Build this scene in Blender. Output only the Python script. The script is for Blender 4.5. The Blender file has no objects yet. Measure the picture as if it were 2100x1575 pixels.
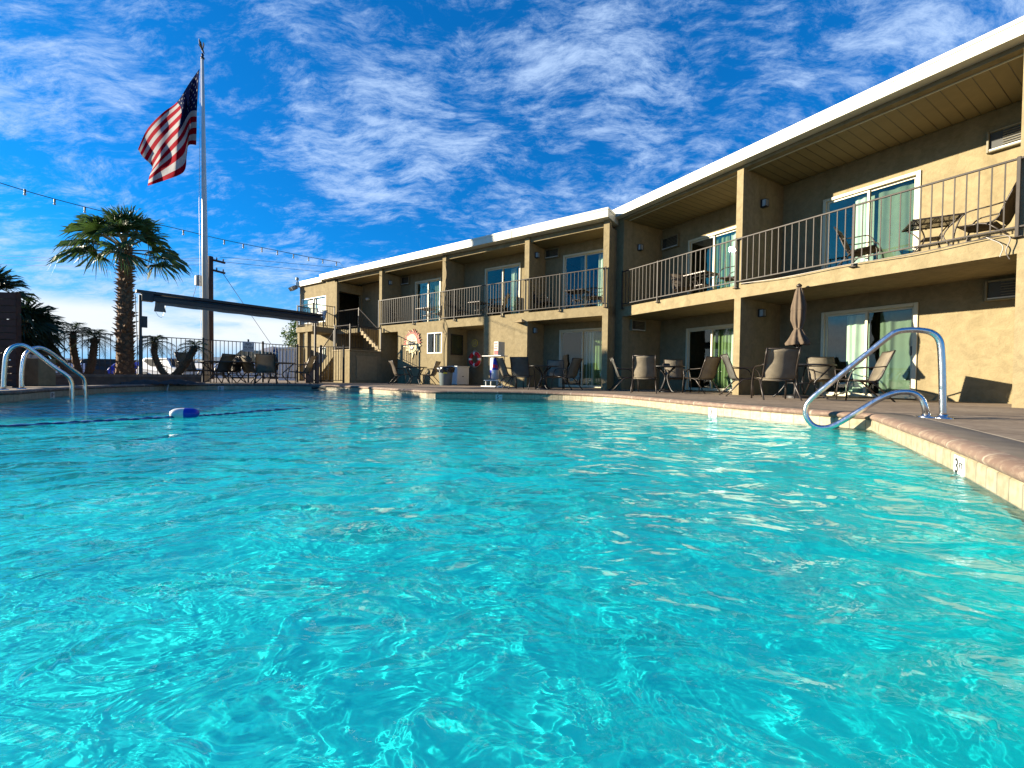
import bpy, bmesh, math, random
import numpy as np
from mathutils import Vector, Matrix, Euler
random.seed(7)
R = math.radians
sc = bpy.context.scene
COL = sc.collection
# ------------------------------------------------------------------ measured camera
F, PITCH, ROLL, CX, CY, EYE = 848.3, R(-1.0), R(.8), 1050.0, 787.5, .38
_f = Vector((0, math.cos(PITCH), math.sin(PITCH)))
_r0 = Vector((1, 0, 0)); _u0 = _r0.cross(_f)
_rx = _r0*math.cos(ROLL) + _u0*math.sin(ROLL)
_up = -_r0*math.sin(ROLL) + _u0*math.cos(ROLL)
EYEP = Vector((0, 0, EYE))
def ray(x, y): return _f + _rx*((x-CX)/F) - _up*((y-CY)/F)
def atz(x, y, z=0.0):
    d = ray(x, y); return EYEP + d*((z-EYE)/d.z)
def atY(x, y, Y):
    d = ray(x, y); return EYEP + d*(Y/d.y)
def onplane(x, y, p, n):
    d = ray(x, y); return EYEP + d*((p-EYEP).dot(n)/d.dot(n))
# ------------------------------------------------------------------ scene helpers
def tag(o, label=None, cat=None, group=None, kind=None):
    if label: o['label'] = label
    if cat: o['category'] = cat
    if group: o['group'] = group
    if kind: o['kind'] = kind
    return o
def empty(name, loc=(0, 0, 0), rz=0.0):
    o = bpy.data.objects.new(name, None); COL.objects.link(o)
    o.location = loc; o.rotation_euler = (0, 0, rz); o.empty_display_size = .2
    return o
class MB:
    def __init__(s): s.v = []; s.f = []; s.uv = None; s.mi = []; s.cur = 0
    def add(s, vs, fs):
        n = len(s.v); s.v += [tuple(v) for v in vs]
        for f in fs: s.f.append(tuple(i+n for i in f)); s.mi.append(s.cur)
        return s
    def box(s, x0, x1, y0, y1, z0, z1, M=None):
        vs = [Vector((x, y, z)) for z in (z0, z1) for y in (y0, y1) for x in (x0, x1)]
        if M: vs = [M @ v for v in vs]
        return s.add(vs, [(0, 2, 3, 1), (4, 5, 7, 6), (0, 1, 5, 4), (2, 6, 7, 3), (0, 4, 6, 2), (1, 3, 7, 5)])
    def tube(s, pts, r, n=8, cap=True, flat=1.0):
        pts = [Vector(p) for p in pts]
        rs = r if isinstance(r, (list, tuple)) else [r]*len(pts)
        rings = []; prev = None
        for i, p in enumerate(pts):
            t = (pts[min(i+1, len(pts)-1)] - pts[max(i-1, 0)])
            if t.length < 1e-9: t = Vector((0, 0, 1))
            t.normalize()
            if prev is None:
                a = Vector((0, 0, 1)) if abs(t.z) < .9 else Vector((1, 0, 0))
                u = a.cross(t).normalized()
            else:
                u = (prev - t*prev.dot(t))
                u = u.normalized() if u.length > 1e-6 else Vector((1, 0, 0))
            prev = u; w = t.cross(u)
            rings.append([p + (u*math.cos(a_)*1.0 + w*math.sin(a_)*flat)*rs[i] for a_ in [2*math.pi*k/n for k in range(n)]])
        vs = [v for r_ in rings for v in r_]; fs = []
        for i in range(len(rings)-1):
            for k in range(n):
                a, b = i*n+k, i*n+(k+1) % n
                fs.append((a, b, b+n, a+n))
        if cap:
            fs.append(tuple(range(n-1, -1, -1))); m = (len(rings)-1)*n
            fs.append(tuple(m+k for k in range(n)))
        return s.add(vs, fs)
    def lathe(s, prof, c=(0, 0, 0), n=20, a0=0, a1=2*math.pi, wob=None):
        vs = []; full = abs(a1-a0-2*math.pi) < 1e-6; m = n if full else n+1
        for (r, z) in prof:
            for k in range(m):
                a = a0 + (a1-a0)*k/n; q = r*(wob(a, z) if wob else 1)
                vs.append((c[0]+q*math.cos(a), c[1]+q*math.sin(a), c[2]+z))
        fs = []
        for i in range(len(prof)-1):
            for k in range(n):
                a, b = i*m+k, i*m+((k+1) % m)
                fs.append((a, b, b+m, a+m))
        return s.add(vs, fs)
    def disc(s, c, r, z, n=24):
        vs = [(c[0]+r*math.cos(2*math.pi*k/n), c[1]+r*math.sin(2*math.pi*k/n), z) for k in range(n)]
        return s.add(vs, [tuple(range(n))])
    def build(s, name, m, parent=None, smooth=False, auto=None, M=None):
        me = bpy.data.meshes.new(name); me.from_pydata(s.v, [], s.f)
        ms = m if isinstance(m, (list, tuple)) else [m]
        for x in ms: me.materials.append(x)
        if len(ms) > 1: me.polygons.foreach_set('material_index', s.mi)
        if s.uv is not None:
            l = me.uv_layers.new(name='UVMap')
            for lp in me.loops: l.data[lp.index].uv = s.uv[lp.vertex_index]
        if smooth: me.polygons.foreach_set('use_smooth', [True]*len(me.polygons))
        me.update()
        if auto is not None:
            me.polygons.foreach_set('use_smooth', [True]*len(me.polygons))
            try: me.set_sharp_from_angle(angle=R(auto))
            except Exception: pass
        o = bpy.data.objects.new(name, me); COL.objects.link(o)
        if parent: o.parent = parent
        return o
def bevel(o, w=.01, seg=2):
    m = o.modifiers.new('bevel', 'BEVEL'); m.width = w; m.segments = seg; m.limit_method = 'ANGLE'; return o
def kids(o): return [c for c in bpy.data.objects if c.parent == o]
KID = {}
def copy_tree(o, parent=None):
    c = o.copy(); COL.objects.link(c)
    if parent is not None:
        c.parent = parent
    if o not in KID: KID[o] = kids(o)
    for ch in KID[o]: copy_tree(ch, c)
    return c
def bez(pts, n=8):
    """smooth curve through points (Catmull-Rom)"""
    P = [Vector(p) for p in pts]; P = [P[0]*2-P[1]] + P + [P[-1]*2-P[-2]]; out = []
    for i in range(1, len(P)-2):
        for k in range(n):
            t = k/n; a, b, c, d = P[i-1], P[i], P[i+1], P[i+2]
            out.append(.5*((2*b)+(c-a)*t+(2*a-5*b+4*c-d)*t*t+(-a+3*b-3*c+d)*t**3))
    out.append(P[-2]); return out
def fillet(pts, r, n=5):
    P = [Vector(p) for p in pts]; out = [P[0]]
    for i in range(1, len(P)-1):
        a, b, c = P[i-1], P[i], P[i+1]
        rr = r[i] if isinstance(r, dict) else r
        rr = min(rr, (a-b).length*.48, (c-b).length*.48)
        p = b + (a-b).normalized()*rr; q = b + (c-b).normalized()*rr
        for k in range(n+1):
            t = k/n; out.append(p*(1-t)**2 + b*2*t*(1-t) + q*t*t)
    out.append(P[-1]); return out
def text_mesh(body, size, m, parent, name, M, extrude=.002, align='CENTER', sx=1.0):
    cu = bpy.data.curves.new(name, 'FONT'); cu.body = body; cu.size = size; cu.extrude = extrude
    cu.align_x = align; cu.align_y = 'CENTER'; cu.offset = size*.012; cu.resolution_u = 3
    t = bpy.data.objects.new('tmp', cu); COL.objects.link(t)
    dg = bpy.context.evaluated_depsgraph_get()
    me = bpy.data.meshes.new_from_object(t.evaluated_get(dg)); me.name = name
    bpy.data.objects.remove(t)
    me.transform(M @ Matrix.Diagonal((sx, 1, 1, 1))); me.materials.clear(); me.materials.append(m)
    o = bpy.data.objects.new(name, me); COL.objects.link(o)
    if parent: o.parent = parent
    return o
# ------------------------------------------------------------------ materials
MATS = {}
def new(name):
    m = bpy.data.materials.new(name); m.use_nodes = True
    nt = m.node_tree; b = nt.nodes['Principled BSDF']; return m, nt, b
def N(nt, t, **k):
    n = nt.nodes.new(t)
    for a, v in k.items():
        if a.startswith('i_'): n.inputs[a[2:].replace('_', ' ')].default_value = v
        else: setattr(n, a, v)
    return n
def L(nt, a, b): nt.links.new(a, b)
def plain(name, c, rough=.6, metal=0, var=.12, scale=8, bump=0, bscale=60, spec=.5, coat=0, vcol=None, obj=True, trans=0, dirt=0, K=.82):
    c = tuple(x*K for x in c)
    m, nt, b = new(name)
    b.inputs['Roughness'].default_value = rough; b.inputs['Metallic'].default_value = metal
    b.inputs['Specular IOR Level'].default_value = spec; b.inputs['Coat Weight'].default_value = coat
    tc = N(nt, 'ShaderNodeTexCoord'); src = tc.outputs['Object'] if obj else tc.outputs['UV']
    n = N(nt, 'ShaderNodeTexNoise'); n.inputs['Scale'].default_value = scale; n.inputs['Detail'].default_value = 6; n.inputs['Roughness'].default_value = .6
    L(nt, src, n.inputs['Vector'])
    r = N(nt, 'ShaderNodeValToRGB'); e = r.color_ramp.elements
    e[0].position = .32; e[1].position = .68
    lo = vcol if vcol else tuple(x*(1-var) for x in c); hi = tuple(min(1, x*(1+var)) for x in c)
    e[0].color = (*lo, 1); e[1].color = (*hi, 1)
    L(nt, n.outputs['Fac'], r.inputs['Fac']); out = r.outputs['Color']
    if dirt:
        n3 = N(nt, 'ShaderNodeTexNoise'); n3.inputs['Scale'].default_value = scale*.23; n3.inputs['Detail'].default_value = 8
        L(nt, src, n3.inputs['Vector'])
        r3 = N(nt, 'ShaderNodeValToRGB'); r3.color_ramp.elements[0].position = .4; r3.color_ramp.elements[1].position = .65
        r3.color_ramp.elements[0].color = (1-dirt, 1-dirt, 1-dirt*1.1, 1)
        mx = N(nt, 'ShaderNodeMix', data_type='RGBA', blend_type='MULTIPLY'); mx.inputs[0].default_value = 1
        L(nt, out, mx.inputs[6]); L(nt, n3.outputs['Fac'], r3.inputs['Fac']); L(nt, r3.outputs['Color'], mx.inputs[7]); out = mx.outputs[2]
    L(nt, out, b.inputs['Base Color'])
    if bump:
        n2 = N(nt, 'ShaderNodeTexNoise'); n2.inputs['Scale'].default_value = bscale; n2.inputs['Detail'].default_value = 4
        L(nt, src, n2.inputs['Vector'])
        bp = N(nt, 'ShaderNodeBump'); bp.inputs['Strength'].default_value = bump; bp.inputs['Distance'].default_value = .01
        L(nt, n2.outputs['Fac'], bp.inputs['Height']); L(nt, bp.outputs['Normal'], b.inputs['Normal'])
    if trans:
        t = N(nt, 'ShaderNodeBsdfTranslucent'); L(nt, out, t.inputs['Color'])
        ms = N(nt, 'ShaderNodeMixShader'); ms.inputs[0].default_value = trans
        L(nt, b.outputs[0], ms.inputs[1]); L(nt, t.outputs[0], ms.inputs[2])
        L(nt, ms.outputs[0], nt.nodes['Material Output'].inputs['Surface'])
    return m
def stucco(name, c, mott=.14):
    c = tuple(x*.80 for x in c); m, nt, b = new(name); b.inputs['Roughness'].default_value = .92; b.inputs['Specular IOR Level'].default_value = .2
    tc = N(nt, 'ShaderNodeTexCoord'); src = tc.outputs['Object']
    a = N(nt, 'ShaderNodeTexNoise'); a.inputs['Scale'].default_value = 5.5; a.inputs['Detail'].default_value = 7; a.inputs['Roughness'].default_value = .65; a.inputs['Distortion'].default_value = .8
    L(nt, src, a.inputs['Vector'])
    r = N(nt, 'ShaderNodeValToRGB'); e = r.color_ramp.elements; e[0].position = .38; e[1].position = .62
    e[0].color = (*[x*(1-mott) for x in c], 1); e[1].color = (*[min(1, x*(1+mott*.6)) for x in c], 1)
    L(nt, a.outputs['Fac'], r.inputs['Fac'])
    # long vertical weather streaks
    mp = N(nt, 'ShaderNodeMapping'); mp.inputs['Scale'].default_value = (2.2, 2.2, .25); L(nt, src, mp.inputs['Vector'])
    w = N(nt, 'ShaderNodeTexNoise'); w.inputs['Scale'].default_value = 1.6; w.inputs['Detail'].default_value = 5; L(nt, mp.outputs[0], w.inputs['Vector'])
    r2 = N(nt, 'ShaderNodeValToRGB'); r2.color_ramp.elements[0].position = .3; r2.color_ramp.elements[1].position = .6
    r2.color_ramp.elements[0].color = (.86, .85, .82, 1)
    L(nt, w.outputs['Fac'], r2.inputs['Fac'])
    mx = N(nt, 'ShaderNodeMix', data_type='RGBA', blend_type='MULTIPLY'); mx.inputs[0].default_value = 1
    L(nt, r.outputs['Color'], mx.inputs[6]); L(nt, r2.outputs['Color'], mx.inputs[7]); L(nt, mx.outputs[2], b.inputs['Base Color'])
    # knockdown stucco relief
    v = N(nt, 'ShaderNodeTexNoise'); v.inputs['Scale'].default_value = 16; v.inputs['Detail'].default_value = 5; v.inputs['Distortion'].default_value = 1.2; L(nt, src, v.inputs['Vector'])
    vr = N(nt, 'ShaderNodeValToRGB'); vr.color_ramp.elements[0].position = .42; vr.color_ramp.elements[1].position = .56; L(nt, v.outputs['Fac'], vr.inputs['Fac'])
    g = N(nt, 'ShaderNodeTexNoise'); g.inputs['Scale'].default_value = 120; L(nt, src, g.inputs['Vector'])
    mm = N(nt, 'ShaderNodeMath', operation='MULTIPLY_ADD'); mm.inputs[1].default_value = .35; L(nt, g.outputs['Fac'], mm.inputs[0]); L(nt, vr.outputs['Color'], mm.inputs[2])
    bp = N(nt, 'ShaderNodeBump'); bp.inputs['Strength'].default_value = .22; bp.inputs['Distance'].default_value = .01
    L(nt, mm.outputs[0], bp.inputs['Height']); L(nt, bp.outputs['Normal'], b.inputs['Normal'])
    return m
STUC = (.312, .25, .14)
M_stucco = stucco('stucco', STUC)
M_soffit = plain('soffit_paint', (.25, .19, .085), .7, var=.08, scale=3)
M_fascia = plain('fascia_paint', (.74, .71, .58), .5, var=.05, scale=1.5, dirt=.12)
M_roof = plain('roof_membrane', (.6, .58, .52), .8)
M_trim = plain('cream_vinyl', (.68, .62, .43), .45, var=.05)
M_white = plain('white_paint', (.78, .77, .72), .5, var=.06)
M_rail = plain('railing_paint', (.055, .044, .035), .55, spec=.25, var=.12, scale=20, dirt=.25)
M_dark = plain('dark_interior', (.03, .028, .022), .9)
M_room = plain('room_wall', (.22, .2, .15), .9)
M_black = plain('black_metal', (.016, .014, .014), .42, var=.2)
M_bronze = plain('bronze_frame', (.038, .029, .023), .38, metal=.3, var=.2, scale=25)
M_ac = plain('ac_beige', (.25, .22, .14), .6, dirt=.2)
M_acd = plain('ac_grille', (.03, .03, .026), .6)
M_steel, _nt, _b = new('polished_steel'); _b.inputs['Metallic'].default_value = 1; _b.inputs['Roughness'].default_value = .16; _b.inputs['Base Color'].default_value = (.62, .62, .62, 1)
_n = N(_nt, 'ShaderNodeTexNoise'); _n.inputs['Scale'].default_value = 25; _r = N(_nt, 'ShaderNodeMapRange'); _r.inputs[3].default_value = .1; _r.inputs[4].default_value = .34
L(_nt, _n.outputs['Fac'], _r.inputs[0]); L(_nt, _r.outputs[0], _b.inputs['Roughness'])
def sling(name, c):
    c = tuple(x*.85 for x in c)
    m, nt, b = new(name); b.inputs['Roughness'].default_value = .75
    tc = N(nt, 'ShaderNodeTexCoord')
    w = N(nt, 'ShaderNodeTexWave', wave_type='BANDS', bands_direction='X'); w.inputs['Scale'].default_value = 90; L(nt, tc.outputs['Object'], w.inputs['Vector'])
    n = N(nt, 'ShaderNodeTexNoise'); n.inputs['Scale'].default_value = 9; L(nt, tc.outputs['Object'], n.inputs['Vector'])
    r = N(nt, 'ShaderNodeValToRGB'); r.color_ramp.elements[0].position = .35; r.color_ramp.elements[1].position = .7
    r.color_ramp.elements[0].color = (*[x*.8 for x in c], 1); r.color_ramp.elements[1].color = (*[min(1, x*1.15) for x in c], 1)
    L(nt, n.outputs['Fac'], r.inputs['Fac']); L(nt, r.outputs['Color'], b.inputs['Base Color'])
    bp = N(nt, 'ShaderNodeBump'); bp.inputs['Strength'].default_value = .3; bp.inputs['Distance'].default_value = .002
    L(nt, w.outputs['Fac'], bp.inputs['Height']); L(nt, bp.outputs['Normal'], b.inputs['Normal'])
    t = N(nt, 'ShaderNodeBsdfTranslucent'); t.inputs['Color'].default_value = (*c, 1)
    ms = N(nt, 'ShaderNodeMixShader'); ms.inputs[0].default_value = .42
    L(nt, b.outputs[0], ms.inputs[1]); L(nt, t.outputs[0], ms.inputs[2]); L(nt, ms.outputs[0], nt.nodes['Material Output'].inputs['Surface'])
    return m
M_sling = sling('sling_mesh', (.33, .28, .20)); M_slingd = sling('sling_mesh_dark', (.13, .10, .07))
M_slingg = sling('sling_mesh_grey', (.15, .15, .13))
def glass(name, tint, rough=.0, refl=1.0):
    m = bpy.data.materials.new(name); m.use_nodes = True; nt = m.node_tree; nt.nodes.clear()
    o = N(nt, 'ShaderNodeOutputMaterial'); t = N(nt, 'ShaderNodeBsdfTransparent'); t.inputs[0].default_value = (*tint, 1)
    g = N(nt, 'ShaderNodeBsdfGlossy'); g.inputs['Roughness'].default_value = rough; g.inputs['Color'].default_value = (refl, refl, refl, 1)
    fr = N(nt, 'ShaderNodeFresnel'); ge = N(nt, 'ShaderNodeNewGeometry'); io = N(nt, 'ShaderNodeMath', operation='MULTIPLY_ADD'); L(nt, ge.outputs['Backfacing'], io.inputs[0]); io.inputs[1].default_value = -.8333; io.inputs[2].default_value = 1.5; L(nt, io.outputs[0], fr.inputs[0])
    tc = N(nt, 'ShaderNodeTexCoord'); n = N(nt, 'ShaderNodeTexNoise'); n.inputs['Scale'].default_value = 1.3; L(nt, tc.outputs['Object'], n.inputs['Vector'])
    bp = N(nt, 'ShaderNodeBump'); bp.inputs['Strength'].default_value = .06; bp.inputs['Distance'].default_value = .05; L(nt, n.outputs['Fac'], bp.inputs['Height']); L(nt, bp.outputs[0], g.inputs['Normal'])
    ms = N(nt, 'ShaderNodeMixShader'); L(nt, fr.outputs[0], ms.inputs[0]); L(nt, t.outputs[0], ms.inputs[1]); L(nt, g.outputs[0], ms.inputs[2]); L(nt, ms.outputs[0], o.inputs[0])
    return m
M_glass = glass('window_glass', (.93, .96, .93)); M_glassd = glass('screened_glass', (.68, .72, .67))
M_gtop = glass('smoked_table_glass', (.3, .3, .3), .05)
M_curtain = plain('sheer_curtain', (.62, .80, .66), .9, trans=.35, var=.08, scale=3)
M_curtaind = plain('green_curtain', (.16, .25, .1), .9, trans=.3)
M_canvas = plain('umbrella_canvas', (.14, .10, .065), .9, var=.15, scale=10, bump=.4, bscale=90, trans=.12)
M_conc = None
def deckmat():
    m, nt, b = new('deck_concrete'); b.inputs['Roughness'].default_value = .85; b.inputs['Specular IOR Level'].default_value = .3
    tc = N(nt, 'ShaderNodeTexCoord'); s = tc.outputs['Object']
    a = N(nt, 'ShaderNodeTexNoise'); a.inputs['Scale'].default_value = 1.1; a.inputs['Detail'].default_value = 10; a.inputs['Roughness'].default_value = .7; L(nt, s, a.inputs['Vector'])
    r = N(nt, 'ShaderNodeValToRGB'); e = r.color_ramp.elements; e[0].position = .3; e[1].position = .7
    e[0].color = (.135, .10, .072, 1); e[1].color = (.31, .245, .175, 1); k = r.color_ramp.elements.new(.5); k.color = (.215, .165, .12, 1)
    L(nt, a.outputs['Fac'], r.inputs['Fac'])
    n = N(nt, 'ShaderNodeTexNoise'); n.inputs['Scale'].default_value = 14; n.inputs['Detail'].default_value = 6; L(nt, s, n.inputs['Vector'])
    r2 = N(nt, 'ShaderNodeValToRGB'); r2.color_ramp.elements[0].position = .35; r2.color_ramp.elements[1].position = .6; r2.color_ramp.elements[0].color = (.72, .7, .68, 1)
    L(nt, n.outputs['Fac'], r2.inputs['Fac'])
    mx = N(nt, 'ShaderNodeMix', data_type='RGBA', blend_type='MULTIPLY'); mx.inputs[0].default_value = 1
    L(nt, r.outputs['Color'], mx.inputs[6]); L(nt, r2.outputs['Color'], mx.inputs[7]); L(nt, mx.outputs[2], b.inputs['Base Color'])
    bp = N(nt, 'ShaderNodeBump'); bp.inputs['Strength'].default_value = .35; bp.inputs['Distance'].default_value = .008
    L(nt, n.outputs['Fac'], bp.inputs['Height']); L(nt, bp.outputs['Normal'], b.inputs['Normal'])
    return m
M_deck = deckmat()
M_coptop = plain('coping_top_concrete', (.21, .165, .12), .8, var=.2, scale=6, bump=.3, bscale=40, obj=True, dirt=.2)
M_joint = plain('joint_filler', (.05, .04, .03), .9); M_jointl = plain('joint_light', (.55, .46, .33), .8)
M_desert = plain('desert_sand', (.42, .32, .21), .95, var=.25, scale=.05, dirt=.25)
def tilemat():
    m, nt, b = new('waterline_tile'); b.inputs['Roughness'].default_value = .4
    tc = N(nt, 'ShaderNodeTexCoord')
    br = N(nt, 'ShaderNodeTexBrick'); br.offset = .5; br.inputs['Scale'].default_value = 1; br.inputs['Brick Width'].default_value = .15; br.inputs['Row Height'].default_value = .15
    br.inputs['Mortar Size'].default_value = .006; br.inputs['Mortar Smooth'].default_value = .3
    br.inputs['Color1'].default_value = (.40, .34, .23, 1); br.inputs['Color2'].default_value = (.35, .29, .19, 1); br.inputs['Mortar'].default_value = (.20, .18, .13, 1)
    L(nt, tc.outputs['UV'], br.inputs['Vector'])
    n = N(nt, 'ShaderNodeTexNoise'); n.inputs['Scale'].default_value = 18; n.inputs['Detail'].default_value = 7; L(nt, tc.outputs['UV'], n.inputs['Vector'])
    r = N(nt, 'ShaderNodeValToRGB'); r.color_ramp.elements[0].position = .35; r.color_ramp.elements[1].position = .62; r.color_ramp.elements[0].color = (.75, .74, .68, 1)
    L(nt, n.outputs['Fac'], r.inputs['Fac'])
    mx = N(nt, 'ShaderNodeMix', data_type='RGBA', blend_type='MULTIPLY'); mx.inputs[0].default_value = 1
    L(nt, br.outputs['Color'], mx.inputs[6]); L(nt, r.outputs['Color'], mx.inputs[7]); L(nt, mx.outputs[2], b.inputs['Base Color'])
    bp = N(nt, 'ShaderNodeBump'); bp.inputs['Strength'].default_value = .5; bp.inputs['Distance'].default_value = .003; bp.invert = True
    L(nt, br.outputs['Fac'], bp.inputs['Height']); L(nt, bp.outputs['Normal'], b.inputs['Normal'])
    return m
M_tile = tilemat()
def copmat():
    m, nt, b = new('coping_concrete'); b.inputs['Roughness'].default_value = .8
    tc = N(nt, 'ShaderNodeTexCoord')
    br = N(nt, 'ShaderNodeTexBrick'); br.offset = 0; br.inputs['Scale'].default_value = 1; br.inputs['Brick Width'].default_value = .62; br.inputs['Row Height'].default_value = 9
    br.inputs['Mortar Size'].default_value = .012; br.inputs['Mortar Smooth'].default_value = .2
    br.inputs['Color1'].default_value = (.145, .092, .066, 1); br.inputs['Color2'].default_value = (.18, .12, .088, 1); br.inputs['Mortar'].default_value = (.30, .25, .19, 1)
    L(nt, tc.outputs['UV'], br.inputs['Vector'])
    n = N(nt, 'ShaderNodeTexNoise'); n.inputs['Scale'].default_value = 14; n.inputs['Detail'].default_value = 9; n.inputs['Roughness'].default_value = .7; L(nt, tc.outputs['UV'], n.inputs['Vector'])
    r = N(nt, 'ShaderNodeValToRGB'); r.color_ramp.elements[0].position = .48; r.color_ramp.elements[1].position = .66
    r.color_ramp.elements[0].color = (0, 0, 0, 1); L(nt, n.outputs['Fac'], r.inputs['Fac'])
    mx = N(nt, 'ShaderNodeMix', data_type='RGBA'); L(nt, r.outputs['Color'], mx.inputs[0]); L(nt, br.outputs['Color'], mx.inputs[6]); mx.inputs[7].default_value = (.27, .205, .145, 1)
    L(nt, mx.outputs[2], b.inputs['Base Color'])
    bp = N(nt, 'ShaderNodeBump'); bp.inputs['Strength'].default_value = .3; bp.inputs['Distance'].default_value = .002
    L(nt, n.outputs['Fac'], bp.inputs['Height']); L(nt, bp.outputs['Normal'], b.inputs['Normal'])
    return m
M_cop = copmat()
M_plaster = plain('pool_plaster', (.0, .96, .95), .8, var=.05, K=1.0, scale=2.2, dirt=.08)
M_step = plain('pool_step_edge', (.10, .5, .56), .8, var=.1)
M_brickw = plain('planter_block', (.20, .12, .08), .9, var=.25, scale=5, bump=.4)
M_cap = plain('planter_cap', (.25, .16, .11), .9, var=.2, scale=5)
M_bark = plain('palm_bark', (.16, .085, .04), .95, var=.35, scale=12, bump=.6, bscale=40)
M_boot = plain('palm_boot', (.26, .15, .075), .9, var=.4, scale=9)
M_frond = plain('palm_frond', (.07, .13, .028), .5, var=.35, scale=3, trans=.25)
M_fronddk = plain('palm_frond_dark', (.03, .055, .018), .6, var=.3, scale=3, trans=.2)
M_petiole = plain('petiole', (.22, .19, .07), .6)
M_drystem = plain('dry_twig', (.25, .18, .12), .9)
M_wood = plain('fence_board', (.07, .022, .01), .8, var=.4, scale=4, bump=.3)
M_polew = plain('flagpole_paint', (.62, .62, .56), .35, var=.08, scale=2, spec=.6)
M_utility = plain('utility_pole_wood', (.06, .03, .02), .9, var=.3)
M_red = plain('red_paint', (.55, .012, .018), .45, var=.1); M_flagred = plain('flag_red', (.30, .003, .014), .95, spec=.03, trans=.15, var=.08)
M_flagwhite = plain('flag_white', (.42, .41, .40), .95, spec=.05, trans=.15, var=.05); M_flagblue = plain('flag_blue', (.006, .012, .06), .95, spec=.03, trans=.15)
M_blue = plain('blue_paint', (.01, .035, .45), .35); M_silver = plain('silver_paint', (.5, .52, .56), .35)
M_float_w = plain('float_white', (.8, .8, .76), .35); M_yellow = plain('yellow_sticker', (.75, .62, .03), .5)
M_bin = plain('grey_bin_plastic', (.13, .165, .17), .45); M_bag = plain('black_bag', (.008, .008, .01), .25, bump=.8, bscale=25)
M_awn = plain('awning_fabric', (.06, .045, .04), .85, var=.15); M_awnl = plain('awning_valance', (.22, .17, .13), .85)
M_bulb = glass('bulb_glass', (.8, .8, .78), 0); M_grey = plain('grey_metal', (.28, .3, .28), .5, metal=.4)
M_wire = plain('wire', (.03, .03, .03), .6); M_tan = plain('tan_panel', (.36, .27, .14), .8)
M_sunskin = plain('mural_cream', (.82, .68, .36), .7, var=.06); M_ink = plain('black_ink', (.01, .01, .01), .6)
M_sunred = plain('mural_red', (.62, .09, .06), .7, var=.2, scale=14); M_pink = plain('mural_pink', (.8, .45, .3), .7)
M_navy = plain('navy_rope', (.01, .02, .16), .5); M_ropel = plain('pale_rope', (.25, .36, .62), .5)
M_truck = plain('white_truck', (.7, .7, .7), .35); M_shed = plain('grey_wall', (.36, .35, .33), .8)
M_frost = plain('frosted_lamp_glass', (.55, .58, .56), .5)
# ------------------------------------------------------------------ the pool
pool_pts = [(-8.57, 6.92), (-9.63, 8.56), (-10.25, 9.89), (-10.8, 11.5), (-10.7, 13.0), (-9.8, 14.2), (-8.2, 14.9), (-6.6, 14.6), (-5.3, 13.8), (-3.9, 12.25), (-2.57, 10.89), (-2.15, 10.38),
            (-1.9, 10.27), (.9, 10.56), (1.9, 9.95), (2.45, 9.2), (3.04, 7.12), (3.33, 6.31), (3.81, 5.3), (4.12, 4.93), (4.21, 4.84),
            (3.58, 3.82), (3.06, 2.97), (2.63, 2.32), (2.29, 1.84), (1.75, 1.05), (1.2, .25), (.7, -.6), (.1, -1.6), (-1.2, -2.6), (-4.2, -3.6), (-9, -3.4), (-13.5, -1.0), (-15.0, 2.0), (-13.5, 5.0), (-10.5, 5.6)]  # outline widened out of view on the left so sun reaches the floor
def chaikin(P, keep, n=2):
    for _ in range(n):
        Q = []; K = set(); m = len(P)
        for i, p in enumerate(P):
            a, b = P[i-1], P[(i+1) % m]
            if i in keep:
                K.add(len(Q)); Q.append(p)
            else:
                Q.append((p[0]*.75+a[0]*.25, p[1]*.75+a[1]*.25)); Q.append((p[0]*.75+b[0]*.25, p[1]*.75+b[1]*.25))
        P, keep = Q, K
    return P
PP = chaikin(pool_pts, {11, 12, 20}, 2)
# resample
RS = []
for i in range(len(PP)):
    a, b = Vector(PP[i]), Vector(PP[(i+1) % len(PP)]); k = max(1, int((b-a).length/.3))
    RS += [a+(b-a)*j/k for j in range(k)]
PP = [tuple(p) for p in RS]; NP = len(PP)
area = sum(PP[i][0]*PP[(i+1) % NP][1]-PP[(i+1) % NP][0]*PP[i][1] for i in range(NP))
nrm = []
for i in range(NP):
    a, b = Vector(PP[i-1]), Vector(PP[(i+1) % NP]); t = (b-a).normalized(); n = Vector((t.y, -t.x))
    if area < 0: n = -n
    nrm.append(n)          # outward
def off(i, d): return (PP[i][0]+nrm[i].x*d, PP[i][1]+nrm[i].y*d)
arc = [0]
for i in range(NP): arc.append(arc[-1]+(Vector(PP[(i+1) % NP])-Vector(PP[i])).length)
def sweep(name, prof, m, parent=None, smooth=True):
    """profile: list of (outward offset, z); swept round the pool with arc-length uv"""
    b = MB(); b.uv = []; k = len(prof); pl = [0]
    for j in range(1, k): pl.append(pl[-1]+math.hypot(prof[j][0]-prof[j-1][0], prof[j][1]-prof[j-1][1]))
    for i in range(NP+1):
        for j, (d, z) in enumerate(prof):
            x, y = off(i % NP, d); b.v.append((x, y, z)); b.uv.append((arc[i], pl[j]+.02))
    for i in range(NP):
        for j in range(k-1):
            a = i*k+j; b.f.append((a, a+k, a+k+1, a+1)); b.mi.append(0)
    o = b.build(name, m, parent, smooth=smooth); return o
WZ = -.19
def floorz(x, y):
    t = min(1, max(0, (1.0-x)/9.0)); t = t*t*(3-2*t)
    return -1.05-.25*t
cop = sweep('pool_coping', [(.075, .012), (.03, .010), (.0, .0), (-.016, -.014), (-.022, -.032), (-.012, -.052), (.0, -.062), (.018, -.066)], M_cop)
cpt = sweep('coping_top', [(.36, .003), (.345, .010), (.08, .012), (.072, .011)], M_coptop); tag(cpt, kind='structure')
tag(cop, kind='structure')
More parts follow.
